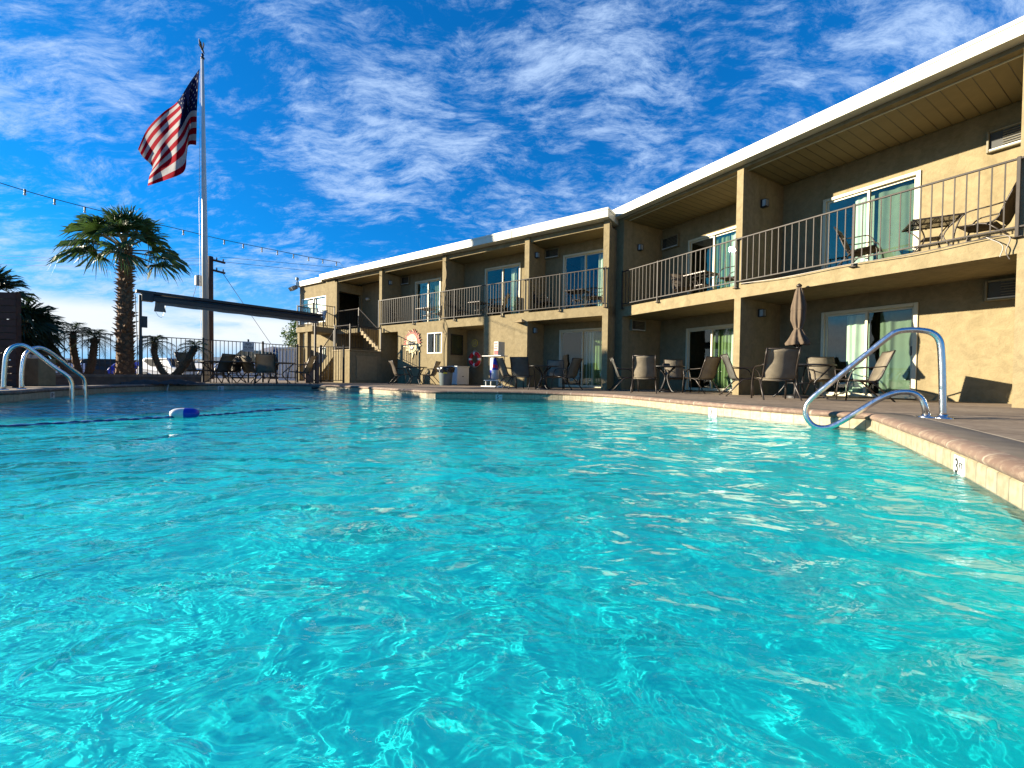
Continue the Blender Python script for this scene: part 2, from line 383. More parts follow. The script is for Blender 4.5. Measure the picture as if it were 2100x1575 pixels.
til = sweep('pool_tile_band', [(.012, -.06), (.0, -.075), (0, -.36)], M_tile, smooth=False); tag(til, kind='structure')
pw = MB()
for i in range(NP):
    x, y = off(i, 0); xi, yi = off(i, -.18); z = floorz(x, y); pw.v += [(x, y, -.36), (x, y, z+.18), (off(i, -.06)[0], off(i, -.06)[1], z+.05), (xi, yi, z)]
for i in range(NP):
    a = i*4; c = ((i+1) % NP)*4
    for j in range(3): pw.f.append((a+j, c+j, c+j+1, a+j+1)); pw.mi.append(0)
pwo = pw.build('pool_wall', M_plaster, smooth=True); tag(pwo, kind='structure')
# floor: grid clipped to outline
def inside(x, y, P=PP):
    c = False; j = len(P)-1
    for i in range(len(P)):
        if (P[i][1] > y) != (P[j][1] > y) and x < (P[j][0]-P[i][0])*(y-P[i][1])/(P[j][1]-P[i][1])+P[i][0]: c = not c
        j = i
    return c
fl = MB(); gx = np.arange(-12, 5.6, .25); gy = np.arange(-4, 16, .25); idx = {}
for a, x in enumerate(gx):
    for b_, y in enumerate(gy): idx[(a, b_)] = len(fl.v); fl.v.append((x, y, floorz(x, y)))
for a in range(len(gx)-1):
    for b_ in range(len(gy)-1):
        if any(inside(gx[a]+dx, gy[b_]+dy) for dx in (0, .25) for dy in (0, .25)) or inside(gx[a]+.12, gy[b_]+.12):
            fl.f.append((idx[(a, b_)], idx[(a+1, b_)], idx[(a+1, b_+1)], idx[(a, b_+1)])); fl.mi.append(0)
flo = fl.build('pool_floor', M_plaster, smooth=True); tag(flo, kind='structure')
# deck with the pool cut out, then the desert round it
cen = Vector((-3.2, 6.0))
def outer(p, x0, x1, y0, y1):
    d = (Vector(p)-cen).normalized(); t = 1e9
    if d.x > 1e-6: t = min(t, (x1-cen.x)/d.x)
    if d.x < -1e-6: t = min(t, (x0-cen.x)/d.x)
    if d.y > 1e-6: t = min(t, (y1-cen.y)/d.y)
    if d.y < -1e-6: t = min(t, (y0-cen.y)/d.y)
    return cen+d*t
dk = MB(); ds = MB()
for i in range(NP):
    a = off(i, .30); o = outer(PP[i], -22, 16, -14, 34)
    dk.v += [(a[0], a[1], 0), ((a[0]+o.x)/2, (a[1]+o.y)/2, 0), (o.x, o.y, 0)]
    far = cen+(o-cen).normalized()*2600; mid = cen+(o-cen).normalized()*160
    ds.v += [(o.x, o.y, 0), (mid.x, mid.y, -.6), (far.x, far.y, -1.2)]
for i in range(NP):
    a, c = i*3, ((i+1) % NP)*3
    for j in range(2):
        dk.f.append((a+j, a+j+1, c+j+1, c+j)); dk.mi.append(0); ds.f.append((a+j, a+j+1, c+j+1, c+j)); ds.mi.append(0)
tag(dk.build('pool_deck', M_deck), kind='structure'); tag(ds.build('desert_ground', M_desert), kind='structure')
# joints in the deck
jt = MB()
def strip(b, p, q, w, z=.004):
    p, q = Vector((*p[:2], z)), Vector((*q[:2], z)); t = (q-p).normalized(); n = Vector((-t.y, t.x, 0))*w/2
    b.add([p-n, q-n, q+n, p+n], [(0, 1, 2, 3)])
for a_, b_ in [((1690, 853), (2100, 863)), ((1330, 806), (1700, 822)), ((900, 789), (1250, 796))]:
    strip(jt, atz(*a_), atz(*b_), .018)
tag(jt.build('deck_joint', M_joint), kind='structure')
j2 = MB(); prev = None
for i in range(NP+1):
    x, y = off(i % NP, .385)
    if prev: strip(j2, prev, (x, y), .014, .004)
    prev = (x, y)
tag(j2.build('deck_border_joint', M_jointl), kind='structure')
# ------------------------------------------------------------------ water
rng = np.random.default_rng(5)
def waves(x, y):
    z = np.zeros_like(x)
    main = math.radians(160)
    for k in range(90):
        lam = .09*(1.9/.09)**(k/89.0)
        a = rng.normal(main, 1.1) if k % 3 else rng.uniform(0, 2*math.pi)
        kk = 2*math.pi/lam; ph = rng.uniform(0, 2*math.pi)
        slope = .0030 if lam < .16 else (.0066 if lam < .5 else .0070)
        amp = slope/kk
        wob = .6*np.sin(x*1.7/lam**.3*.6+ph*3)+.6*np.sin(y*1.3/lam**.3*.6+ph*5)
        s = np.sin(kk*(x*math.cos(a)+y*math.sin(a))+ph+wob*2.0)
        env = .55+.45*np.sin(x*.9+ph*7)*np.sin(y*.8+ph*11)
        z += amp*env*(s+.25*np.cos(2*(kk*(x*math.cos(a)+y*math.sin(a))+ph+wob*2.0)))
    return z*1.0
rad = [.0]; r_ = .30
while r_ < 17.5: rad.append(r_); r_ *= 1.0085
angs = list(np.radians(np.arange(90-66, 90+66, .22)))+list(np.radians(np.arange(90+66, 360+90-66, 3.0)))
RR, AA = np.meshgrid(np.array(rad), np.array(angs), indexing='ij')
X = RR*np.cos(AA); Y = RR*np.sin(AA); Z = WZ+waves(X, Y)
na = len(angs); nr = len(rad)
# keep faces near the pool
from_c = np.zeros(X.shape, bool)
px_, py_ = np.array([off(i, .12)[0] for i in range(NP)]), np.array([off(i, .12)[1] for i in range(NP)])
ins = np.zeros(X.shape, bool); j = NP-1
for i in range(NP):
    cond = (py_[i] > Y) != (py_[j] > Y)
    with np.errstate(divide='ignore', invalid='ignore'):
        xx = (px_[j]-px_[i])*(Y-py_[i])/(py_[j]-py_[i])+px_[i]
    ins ^= cond & (X < xx); j = i
vid = np.arange(nr*na).reshape(nr, na)
q = np.stack([vid[:-1, :], np.roll(vid, -1, 1)[:-1, :], np.roll(vid, -1, 1)[1:, :], vid[1:, :]], -1)
kq = ins[:-1, :] | np.roll(ins, -1, 1)[:-1, :] | ins[1:, :] | np.roll(ins, -1, 1)[1:, :]
faces = q[kq][:, ::-1]
used, inv = np.unique(faces, return_inverse=True); faces = inv.reshape(faces.shape)
co = np.stack([X, Y, Z], -1).reshape(-1, 3)[used]
wm = bpy.data.meshes.new('water'); wm.vertices.add(len(co)); wm.vertices.foreach_set('co', co.ravel())
wm.loops.add(faces.size); wm.loops.foreach_set('vertex_index', faces.ravel().astype(np.int32))
wm.polygons.add(len(faces)); wm.polygons.foreach_set('loop_start', np.arange(0, faces.size, 4, dtype=np.int32)); wm.polygons.foreach_set('loop_total', np.full(len(faces), 4, dtype=np.int32))
wm.polygons.foreach_set('use_smooth', np.ones(len(faces), bool)); wm.update(calc_edges=True); wm.validate()
wat = bpy.data.objects.new('water', wm); COL.objects.link(wat); tag(wat, kind='structure')
m = bpy.data.materials.new('pool_water'); m.use_nodes = True; nt = m.node_tree; nt.nodes.clear()
o_ = N(nt, 'ShaderNodeOutputMaterial'); g_ = N(nt, 'ShaderNodeBsdfGlass'); g_.inputs['IOR'].default_value = 1.333; g_.inputs['Roughness'].default_value = 0; g_.inputs['Color'].default_value = (.88, 1, 1, 1)
tp_ = N(nt, 'ShaderNodeBsdfTransparent'); tp_.inputs[0].default_value = (.6, 1, 1, 1); mw_ = N(nt, 'ShaderNodeMixShader'); mw_.inputs[0].default_value = .17
L(nt, g_.outputs[0], mw_.inputs[1]); L(nt, tp_.outputs[0], mw_.inputs[2]); L(nt, mw_.outputs[0], o_.inputs[0])
tcw = N(nt, 'ShaderNodeTexCoord')
def wn(scale, rot, st, dist, det=3, ro=.5):
    mp = N(nt, 'ShaderNodeMapping'); mp.inputs['Rotation'].default_value = (0, 0, R(rot)); mp.inputs['Scale'].default_value = st; L(nt, tcw.outputs['Object'], mp.inputs['Vector'])
    n = N(nt, 'ShaderNodeTexNoise'); n.inputs['Scale'].default_value = scale; n.inputs['Detail'].default_value = det; n.inputs['Roughness'].default_value = ro; n.inputs['Distortion'].default_value = dist
    L(nt, mp.outputs[0], n.inputs['Vector']); return n.outputs['Fac']
def wadd(a, b_, k):
    n = N(nt, 'ShaderNodeMath', operation='MULTIPLY_ADD'); L(nt, b_, n.inputs[0]); n.inputs[1].default_value = k; L(nt, a, n.inputs[2]); return n.outputs[0]
hw = wadd(wadd(wadd(wn(3.2, 20, (1, 1.5, 1), 1.2, 2), wn(1.4, 50, (1, 1.6, 1), .8, 1), 2.3), wn(7.5, -35, (1, 1.7, 1), 1.5, 2), .16), wn(20, 10, (1, 1.4, 1), 1.0, 2), .025)
bw = N(nt, 'ShaderNodeBump'); bw.inputs['Strength'].default_value = 1; bw.inputs['Distance'].default_value = .05; L(nt, hw, bw.inputs['Height']); L(nt, bw.outputs['Normal'], g_.inputs['Normal'])
wm.materials.append(m)
wat.cycles.is_caustics_caster = True
for o in (flo, pwo, til): o.cycles.is_caustics_receiver = True
# depth number tiles
def depth_tile(x, y, txt, ft='FT', z=-.145, label=''):
    p = atz(x, y, z); best = min(range(NP), key=lambda i: abs(math.atan2(PP[i][0], PP[i][1])-math.atan2(p.x, p.y)) + (0 if (Vector(PP[i])-p.xy).length < 3.2 else 9))
    P0 = Vector(PP[best]); n = nrm[best]; t = Vector((-n.y, n.x))
    if t.dot(Vector((1, 0))) < 0 : t = -t
    # text faces the pool (-n)
    ex = Vector((t.x, t.y, 0)); ez = Vector((0, 0, 1)); ey = ex.cross(ez)   # normal
    if ey.dot(Vector((-n.x, -n.y, 0))) < 0: ex = -ex
    nn = Vector((-n.x, -n.y, 0))
    e = empty('depth_marker', (P0.x, P0.y, z)); 
    Mx = Matrix(((ex.x, 0, nn.x, 0), (ex.y, 0, nn.y, 0), (0, 1, 0, 0), (0, 0, 0, 1)))
    b = MB(); b.box(-.085, .085, -.07, .07, .0, .006, Mx); b.build('tile', M_white, e)
    text_mesh(txt, .13, M_ink, e, 'number', Mx @ Matrix.Translation((-.03, 0, .007)), .001)
    text_mesh(ft, .055, M_ink, e, 'unit_text', Mx @ Matrix.Translation((.045, .012, .007)), .001)
    tag(e, label, 'depth marker', 'depth markers along the waterline'); return e
depth_tile(1970, 972, '3', label='white 3 FT depth tile closest to the shallow corner handrail side, on sunlit tile band')
depth_tile(1467, 846, '3', label='white 3 FT depth tile on the sunlit wall below the umbrella table')
depth_tile(1027, 811, '5', label='white 5 FT depth tile on the shaded wall in front of the drink cooler stand')
depth_tile(460, 797, '8', label='white 8 FT depth tile on the shaded far wall under the black tables')
depth_tile(98, 812, '8', label='small 8 FT depth tile beside the twin ladder rails')
# ------------------------------------------------------------------ the two motel wings
AL = Vector((2.952, 13.720, 0)); RL = R(-34.84)
BR = Vector((5.638, 10.583, 0)); RRt = R(-59.40)
ML = Matrix.Translation(AL) @ Matrix.Rotation(RL, 4, 'Z'); MR = Matrix.Translation(BR) @ Matrix.Rotation(RRt, 4, 'Z')
def lw(x, y, z=0): return ML @ Vector((x, y, z))
def rw(x, y, z=0): return MR @ Vector((x, y, z))
wl = empty('motel_wing', AL, RL); tag(wl, 'long two storey tan stucco motel wing with white fascia, outside stair and sun mural', 'motel building')
wr = empty('motel_wing', BR, RRt); tag(wr, 'tall near motel wing with plank balcony ceilings and wide sliding doors by the pool rail', 'motel building')
def wallx(b, x0, x1, y0, y1, z0, z1, holes=()):
    xs = sorted({x0, x1, *[h[0] for h in holes], *[h[1] for h in holes]}); zs = sorted({z0, z1, *[h[2] for h in holes], *[h[3] for h in holes]})
    for i in range(len(xs)-1):
        col = []
        for j in range(len(zs)-1):
            cx_, cz_ = (xs[i]+xs[i+1])/2, (zs[j]+zs[j+1])/2
            if any(h[0] < cx_ < h[1] and h[2] < cz_ < h[3] for h in holes): continue
            if col and abs(col[-1][1]-zs[j]) < 1e-9: col[-1][1] = zs[j+1]
            else: col.append([zs[j], zs[j+1]])
        for a, c in col: b.box(xs[i], xs[i+1], y0, y1, a, c)
def sliding_door(root, x0, x1, z0, z1, y, cur=(('c', 0.0, 1.0),), dark=1, lite=0, name='sliding_door'):
    b = MB(); t = .075
    b.box(x0, x0+t, y-.03, y+.1, z0, z1); b.box(x1-t, x1, y-.03, y+.1, z0, z1); b.box(x0+t, x1-t, y-.03, y+.1, z1-t, z1); b.box(x0+t, x1-t, y-.03, y+.1, z0, z0+.04)
    xm = (x0+x1)/2
    fr = b.build(name, M_trim, root); bevel(fr, .006, 1)
    for i, (a, c) in enumerate(((x0+t, xm+.02), (xm-.02, x1-t))):
        yy = y+.02+.035*i; s = MB(); q = .045
        s.box(a, a+q, yy, yy+.03, z0+.04, z1-t); s.box(c-q, c, yy, yy+.03, z0+.04, z1-t); s.box(a+q, c-q, yy, yy+.03, z1-t-q, z1-t); s.box(a+q, c-q, yy, yy+.03, z0+.04, z0+.04+q)
        s.build('sash', M_trim, fr)
        g = MB(); g.box(a+q, c-q, yy+.012, yy+.018, z0+.04+q, z1-t-q); g.build('glass_pane', M_glassd if dark == i else M_glass, fr)
    h = MB(); h.box(x1-t-.035, x1-t-.01, y-.012, y+.02, z0+.95, z0+1.15); h.build('door_handle', M_black, fr)
    for k, u0, u1 in cur:
        c = MB(); n = 60; vs = []; fs = []
        a0, a1 = x0+.1+(x1-x0-.2)*u0, x0+.1+(x1-x0-.2)*u1
        for i in range(n+1):
            u = i/n; xx = a0+(a1-a0)*u
            w_ = u*(a1-a0); yo = .028*math.sin(w_*46+2.2*math.sin(w_*5.3+x0))*(.55+.45*math.sin(w_*3.1+x0*2))+.02*math.sin(w_*19+1)
            gth = 1.0
            vs += [(xx, y+.2+yo*.6, z1-.12), (xx+.03*math.sin(u*9)*gth, y+.2+yo*1.3, z0+.06)]
        for i in range(n): fs.append((2*i, 2*i+1, 2*i+3, 2*i+2))
        c.add(vs, fs); c.build('curtain', M_curtain if k == 'c' else M_curtaind, fr, smooth=True)
    return fr
def ac_unit(root, x0, x1, z0, z1, y, M=None, depth=.1):
    b = MB(); t = .035
    for (a, c, e, f_) in ((x0, x0+t, z0, z1), (x1-t, x1, z0, z1), (x0+t, x1-t, z1-t, z1), (x0+t, x1-t, z0, z0+t)): b.box(a, c, y-depth, y+.02, e, f_, M)
    fr = b.build('air_conditioner', M_ac, root); bevel(fr, .01, 2)
    g = MB(); g.box(x0+t, x1-t, y-depth+.05, y+.015, z0+t, z1-t, M); g.build('grille_panel', M_acd, fr)
    s = MB(); n = int((z1-z0)/.045)
    for i in range(1, n): s.box(x0+t+.17, x1-t, y-depth+.025, y-depth+.05, z0+i*(z1-z0)/n, z0+i*(z1-z0)/n+.008, M)
    s.build('grille_louvre', M_ac, fr)
    l = MB(); l.box(x0+t, x1-t, y-depth+.01, y-depth+.06, z0+t, z0+t+.022, M); l.build('sill_strip', M_white, fr)
    return fr
def wall_lamp(root, x, y, z, side=1):
    """square lantern on a wall facing side*x"""
    b = MB(); s = side; e = .012; w = .065; h = .085; dx = .13
    b.box(min(x, x+s*.015), max(x, x+s*.015), y-w, y+w, z-h-.02, z+h+.02)
    for yy in (y-w, y+w-e):
        for xx in (.03, dx): b.box(min(x+s*xx, x+s*(xx+e)), max(x+s*xx, x+s*(xx+e)), yy, yy+e, z-h, z+h)
    for zz in (z-h-e, z+h): b.box(min(x+s*.015, x+s*(dx+e)), max(x+s*.015, x+s*(dx+e)), y-w, y+w, zz, zz+e)
    b.box(min(x+s*dx, x+s*(dx+e)), max(x+s*dx, x+s*(dx+e)), y-.006, y+.006, z-h, z+h)
    f_ = b.build('wall_lamp', M_black, root)
    g = MB(); g.box(min(x+s*.03, x+s*(dx+.002)), max(x+s*.03, x+s*(dx+.002)), y-w+e*.5, y+w-e*.5, z-h+.002, z+h-.002); g.build('lamp_glass', M_frost, f_)
def railing(root, xs, y, z0, z1, sp=.14, lo=.09, pr=.021):
    b = MB(); a, c = xs[0], xs[-1]
    b.box(a, c, y-.018, y+.018, z1-.016, z1+.016); fr = b.build('balcony_railing', M_rail, root); bevel(fr, .004, 1)
    l = MB(); l.box(a, c, y-.014, y+.014, z0+lo-.012, z0+lo+.012); l.build('bottom_rail', M_rail, fr)
    for x in xs:
        p = MB(); p.box(x-pr, x+pr, y-pr-.004, y+pr-.004, z0-.06, z1+.03); p.box(x-.06, x+.06, y-.03, y+.06, z0-.075, z0-.06); o = p.build('rail_post', M_rail, fr); bevel(o, .004, 1)
    for i in range(len(xs)-1):
        k = MB(); n = max(1, round(abs(xs[i+1]-xs[i])/sp))
        for j in range(1, n):
            x = xs[i]+(xs[i+1]-xs[i])*j/n; k.box(x-.008, x+.008, y-.008, y+.008, z0+lo, z1-.016)
        k.build('baluster_panel', M_rail, fr)
    return fr
def window(root, x0, x1, z0, z1, y, blind=None, name='window'):
    b = MB(); t = .04
    for (a, c, e, f_) in ((x0, x0+t, z0, z1), (x1-t, x1, z0, z1), (x0+t, x1-t, z1-t, z1), (x0+t, x1-t, z0, z0+t), ((x0+x1)/2-.02, (x0+x1)/2+.02, z0+t, z1-t)): b.box(a, c, y-.02, y+.06, e, f_)
    fr = b.build(name, M_white, root)
    g = MB(); g.box(x0+t, x1-t, y+.02, y+.026, z0+t, z1-t); g.build('glass_pane', M_glass, fr)
    if blind: c = MB(); c.box(x0+t+(x1-x0)*blind[0], x1-t, y+.1, y+.11, z0+t, z1-t); c.build('blind', blind[1], fr)
    return fr
# ---- long wing (x = distance to the left of its corner, negative)
b = MB()
wallx(b, -11.4, -2.94, 0, .2, 0, 2.45, [(-7.01, -5.0, 0, 2.44), (-8.23, -7.32, 1.36, 2.27), (-11.39, -10.19, 0, 2.44)])
b.box(-7.33, -7.01, .2, 1.3, 0, 2.45); b.box(-5.0, -4.8, .2, 1.3, 0, 2.45)
wallx(b, -7.33, -4.8, 1.3, 1.5, 0, 2.45)
b.box(-3.14, -2.94, .2, 1.2, 0, 2.45)
wallx(b, -3.14, .0, 1.2, 1.4, 0, 2.45, [(-2.23, -.33, 0, 2.20)])
b.box(.0, .2, 0, 9, 0, 5.38); b.box(-2.94, 0, 1.4, 1.5, 2.3, 2.45)
for x in (-3.1, -7.33, -11.6): b.box(x, x+.2, 0, 1.2, 2.77, 5.38); b.box(x+.001, x+.199, 0, .088, 5.38, 5.567)
b.box(.001, .199, 0, .2, 5.38, 5.567)
b.box(-11.6, -11.4, 0, 1.2, 0, 2.45)
wallx(b, -11.6, 0, 1.2, 1.4, 2.77, 5.5, [(-2.12, -.30, 2.79, 5.04), (-5.94, -4.07, 2.79, 5.06), (-10.36, -8.6, 2.79, 5.02)])
b.box(-10.19, -10.0, .2, 3, 0, 2.45)
wallx(b, -15.4, -11.6, 1.6, 1.8, 0, 5.5)
wallx(b, -18.98, -15.4, .002, .2, 0, 5.5, [(-18.75, -16.25, 3.3, 4.75), (-16.9, -16.2, .9, 1.9)])
b.box(-15.4, -15.2, 0, .15, 0, 5.38); b.box(-15.4, -15.2, 1.5, 9, 0, 5.38); b.box(-15.4, -15.2, .15, 1.5, 4.9, 5.38); b.box(-15.4, -15.2, .15, 1.5, 0, 2.77)
b.box(-18.98, -18.8, .2, 9, 0, 5.5); b.box(-18.98, .2, 9, 9.2, 0, 5.5)
b.build('wall', M_stucco, wl)
b = MB(); b.box(-11.6, .2, -.001, 1.4, 2.45, 2.77); b.build('balcony_slab', M_stucco, wl)
b = MB(); b.box(-15.2, .0, .09, .2, 5.38, 5.57); b.build('beam', M_stucco, wl)
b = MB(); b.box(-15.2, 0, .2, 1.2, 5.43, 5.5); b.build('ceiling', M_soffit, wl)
b = MB(); b.box(-16.45, .24, -.25, 9.3, 5.57, 5.82); rf = b.build('roof', M_fascia, wl)
b = MB(); b.box(-16.46, .25, -.262, 9.31, 5.80, 5.87); b.build('drip_edge', M_fascia, rf)
for x in (-3.55, -9.83): b = MB(); b.box(x, x+.02, -.264, -.255, 5.58, 5.86); b.build('fascia_seam', M_grey, rf)
b = MB(); b.box(-19.15, -16.46, -.15, 9.2, 5.50, 5.78); b.build('lower_roof', M_fascia, wl)
b = MB()
for (x0, x1, z0, z1) in ((-15.1, .0, 0, 2.4), (-15.1, .0, 2.8, 5.4)):
    b.box(x0, x1, 4.6, 4.7, z0, z1)
    for x in (-3.05, -7.2, -11.5): b.box(x-.05, x+.05, 1.5, 4.6, z0, z1)
b.box(-15.1, 0, 1.45, 4.6, 2.5, 2.74)
b.build('room_partition', M_room, wl)
sliding_door(wl, -2.23, -.33, .02, 2.20, 1.2, (('d', .5, .95), ('c', .55, .8)), dark=0)
sliding_door(wl, -2.12, -.30, 2.79, 5.04, 1.2, (('c', .33, .5), ('c', .78, .9)), dark=0)
sliding_door(wl, -5.94, -4.07, 2.79, 5.06, 1.2, (('c', .68, .85),), dark=0)
sliding_door(wl, -10.36, -8.6, 2.79, 5.02, 1.2, (('c', .3, .95),), dark=1)
ac_unit(wl, -2.9, -2.28, 5.0, 5.37, 1.2); ac_unit(wl, -11.35, -10.75, 4.95, 5.35, 1.2)
for (x, z) in ((-2.9, 4.98), (-2.94, 2.15), (-11.4, 4.95)): wall_lamp(wl, x, .45, z)
window(wl, -8.23, -7.32, 1.36, 2.27, .02, (.3, M_tan)); window(wl, -18.75, -16.25, 3.3, 4.75, .02, (.0, M_white)); window(wl, -16.9, -16.2, .9, 1.9, .02, (.0, M_white))
b = MB(); b.box(-6.5, -5.9, 1.28, 1.302, 0.1, .12); 
# recess side window, on the side wall of the lower niche
b = MB()
for (a, c, e, f_) in ((.22, .26, 1.3, 2.2), (.95, .99, 1.3, 2.2), (.26, .95, 2.16, 2.2), (.26, .95, 1.3, 1.34)): b.box(-7.01, -6.98, a, c, e, f_)
sw = b.build('window', M_bronze, wl); g = MB(); g.box(-7.008, -6.995, .26, .95, 1.34, 2.16); g.build('glass_pane', M_glassd, sw); 
railing(wl, [-11.55, -9.09, -6.56, -4.1, -1.57, .12], -.05, 2.77, 4.0)
# vent hood, cables, ceiling lamp
b = MB(); b.add([(-3.4, -.01, 2.42), (-3.0, -.01, 2.42), (-3.0, -.28, 2.40), (-3.4, -.28, 2.40), (-3.2, -.01, 2.56)], [(0, 3, 4), (3, 2, 4), (2, 1, 4), (0, 1, 2, 3)]); b.build('vent_hood', M_tan, wl)
b = MB(); b.tube(bez([(-7.2, -.03, 5.3), (-7.05, -.05, 4.7), (-7.22, -.04, 4.05), (-7.18, -.04, 3.4), (-7.24, -.03, 2.5), (-7.12, -.04, 2.2), (-7.22, -.03, 1.6), (-7.2, -.03, .5)], 8), .013, 5)
b.tube(bez([(-7.2, -.04, 2.8), (-7.0, -.05, 2.3), (-7.25, -.04, 2.2), (-7.3, -.03, 2.7)], 6), .01, 5)
b.build('cable', M_tan, wl)
b = MB(); b.lathe([(.0, 0), (.09, 0), (.12, .05), (.1, .13), (0, .16)], (-14.6, 1.5, 4.55), 14); b.build('bulkhead_lamp', M_frost, wl, smooth=True)
# floodlight on the roof end
b = MB(); Mf = Matrix.Translation((-19.2, -.25, 5.45)) @ Matrix.Rotation(R(35), 4, 'X'); b.box(-.22, .18, -.2, .12, -.12, .1, Mf); b.tube([(-19.1, -.1, 5.55), (-19.1, -.1, 6.0)], .03, 8); b.lathe([(0, .1), (.09, .05), (.09, -.08), (.05, -.1)], (-19.1, -.1, 6.0), 12)
b.build('floodlight', M_grey, wl)
# ---- outside stair: corner platform, landing, two flights
st = empty('outside_stair', lw(-11.4, -1.8), RL); tag(st, 'tan stucco outside staircase with landing, dark railings and upper platform against the long wing', 'staircase')
def S(b, name, m, **k):
    o = b.build(name, m, st, **k); o.location = (11.4, 1.8, 0); return o
b = MB(); b.box(-12.55, -11.3, -1.8, -.02, 0, 1.46); S(b, 'landing', M_stucco)
b = MB(); b.box(-12.6, -11.25, -1.83, -.02, 1.47, 1.52); S(b, 'landing_top', M_tan)
b = MB(); b.box(-11.3, -11.28, -1.45, -.35, .12, 1.2); b.box(-11.29, -11.265, -1.5, -.3, 1.2, 1.25); S(b, 'access_panel', M_tan)
b = MB(); n = 8
for i in range(n):
    x = -14.3+i*(1.75/n); b.box(x, x+1.75/n+.02, -1.72, -.85, 0 if i == 0 else i*1.46/n-.12, (i+1)*1.46/n-.04)
S(b, 'lower_step', M_tan)
b = MB(); b.add([(-14.4, -1.8, 0), (-14.15, -1.8, 0), (-12.55, -1.8, 1.25), (-12.55, -1.8, 1.52), (-12.75, -1.8, 1.52), (-14.4, -1.8, .2)] + [(-14.4, -1.72, 0), (-14.15, -1.72, 0), (-12.55, -1.72, 1.25), (-12.55, -1.72, 1.52), (-12.75, -1.72, 1.52), (-14.4, -1.72, .2)],
      [(0, 1, 2, 3, 4, 5), (11, 10, 9, 8, 7, 6), (0, 6, 7, 1), (1, 7, 8, 2), (2, 8, 9, 3), (3, 9, 10, 4), (4, 10, 11, 5), (5, 11, 6, 0)]); S(b, 'stringer', M_stucco)
b = MB(); n = 8
for i in range(n):
    x = -11.5-i*.23; z = 1.5+(i+1)*(1.27/n); b.box(x-.25, x, .05, 1.15, z-.2, z)
S(b, 'upper_step', M_tan)
b = MB(); b.box(-16.8, -15.2, -1.35, -.02, 2.58, 2.85); S(b, 'platform', M_stucco)
b = MB(); b.box(-15.2, -13.3, .0, 1.6, 2.55, 2.77); S(b, 'walkway', M_stucco)
for x in (-16.75, -15.95):
    b = MB(); b.box(x, x+.2, -1.3, -1.1, 0, 2.58); S(b, 'platform_post', M_stucco)
def rail3(pts, h=1.1, sp=.14, posts=True, name='stair_railing'):
    b = MB(); k = MB()
    for i in range(len(pts)-1):
        p, q = Vector(pts[i]), Vector(pts[i+1]); u = Vector((0, 0, h))
        b.tube([p+u, q+u], .022, 6); b.tube([p+Vector((0, 0, .1)), q+Vector((0, 0, .1))], .015, 6)
        m_ = max(1, round((q-p).length/sp))
        for j in range(m_): a = p.lerp(q, j/m_); k.tube([a+Vector((0, 0, .1)), a+u], .009, 5)
    for p in pts: b.box(p[0]-.024, p[0]+.024, p[1]-.024, p[1]+.024, p[2]-.02, p[2]+h+.05)
    o = S(b, name, M_rail); kk = k.build('baluster_panel', M_rail, o)
rail3([(-12.5, -1.76, 1.52), (-11.33, -1.76, 1.52), (-11.33, -.08, 1.52)])
rail3([(-16.76, -.2, 2.85), (-16.76, -1.3, 2.85), (-15.24, -1.3, 2.85), (-15.24, -.1, 2.85)], 1.15)
rail3([(-14.25, -1.76, .1), (-12.6, -1.76, 1.45)], .95)
rail3([(-15.2, .05, 2.78), (-13.3, .05, 2.78), (-11.6, .05, 1.55)], 1.0)
# ---- near wing
b = MB(); HR = 5.68
def lbay(x0):   # openings of one 4.6 m bay
    return
wallx(b, -4.4, 9.4, 1.9, 2.1, 0, HR, [(1.15, 2.97, 0, 2.12), (1.12, 2.95, 2.79, 4.97), (-2.80, -.98, 0, 2.08), (-2.79, -.97, 2.79, 5.02), (5.9, 7.7, 0, 2.12), (5.9, 7.7, 2.79, 4.97)])
for x0, x1 in ((-4.4, -3.87), (0, .165), (4.62, 4.8), (9.2, 9.4)):
    b.box(x0, x1, 0, 1.9, 0, 2.45); b.box(x0, x1, 0, 1.9, 2.77, HR)
b.box(9.2, 9.4, 1.9, 9, 0, HR); b.box(-4.4, -4.2, 2.1, 9, 0, HR); b.box(-4.4, 9.4, 9, 9.2, 0, HR)
b.build('wall', M_stucco, wr)
b = MB(); b.box(-4.4, 9.4, -.001, 1.9, 2.45, 2.77); b.build('balcony_slab', M_stucco, wr)
b = MB(); b.box(-4.4, 9.4, 0, .18, HR, 5.9); b.build('beam', M_stucco, wr)
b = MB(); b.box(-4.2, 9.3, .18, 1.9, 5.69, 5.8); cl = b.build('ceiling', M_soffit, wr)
b = MB()
for i in range(66):
    x = -4.0+i*.2; b.box(x, x+.008, .2, 1.9, 5.686, 5.69)
b.build('ceiling_seam', M_bronze, cl)
b = MB(); b.box(-3.8, 9.2, .18, .2, 5.655, 5.69); b.build('light_trim', M_trim, cl)
b = MB(); b.box(-4.6, 9.6, -.25, 9.3, 5.76, 5.98); rf = b.build('roof', M_fascia, wr)
b = MB(); b.box(-4.61, 9.61, -.265, 9.31, 5.96, 6.03); b.build('drip_edge', M_fascia, rf)
b = MB()
for z0, z1 in ((0, 2.4), (2.8, 5.6)):
    b.box(-4, 9, 5.4, 5.5, z0, z1)
    for x in (0.05, 4.7): b.box(x-.05, x+.05, 2.15, 5.4, z0, z1)
b.box(-4, 9, 2.12, 5.4, 2.5, 2.74)
b.build('room_partition', M_room, wr)
sliding_door(wr, 1.15, 2.97, .02, 2.12, 1.9, (('c', .22, .5), ('c', .62, .97)), dark=1)
sliding_door(wr, 1.12, 2.95, 2.79, 4.97, 1.9, (('c', .3, .97),), dark=1)
sliding_door(wr, -2.80, -.98, .02, 2.08, 1.9, (('d', .42, .95), ('c', .78, .9)), dark=0)
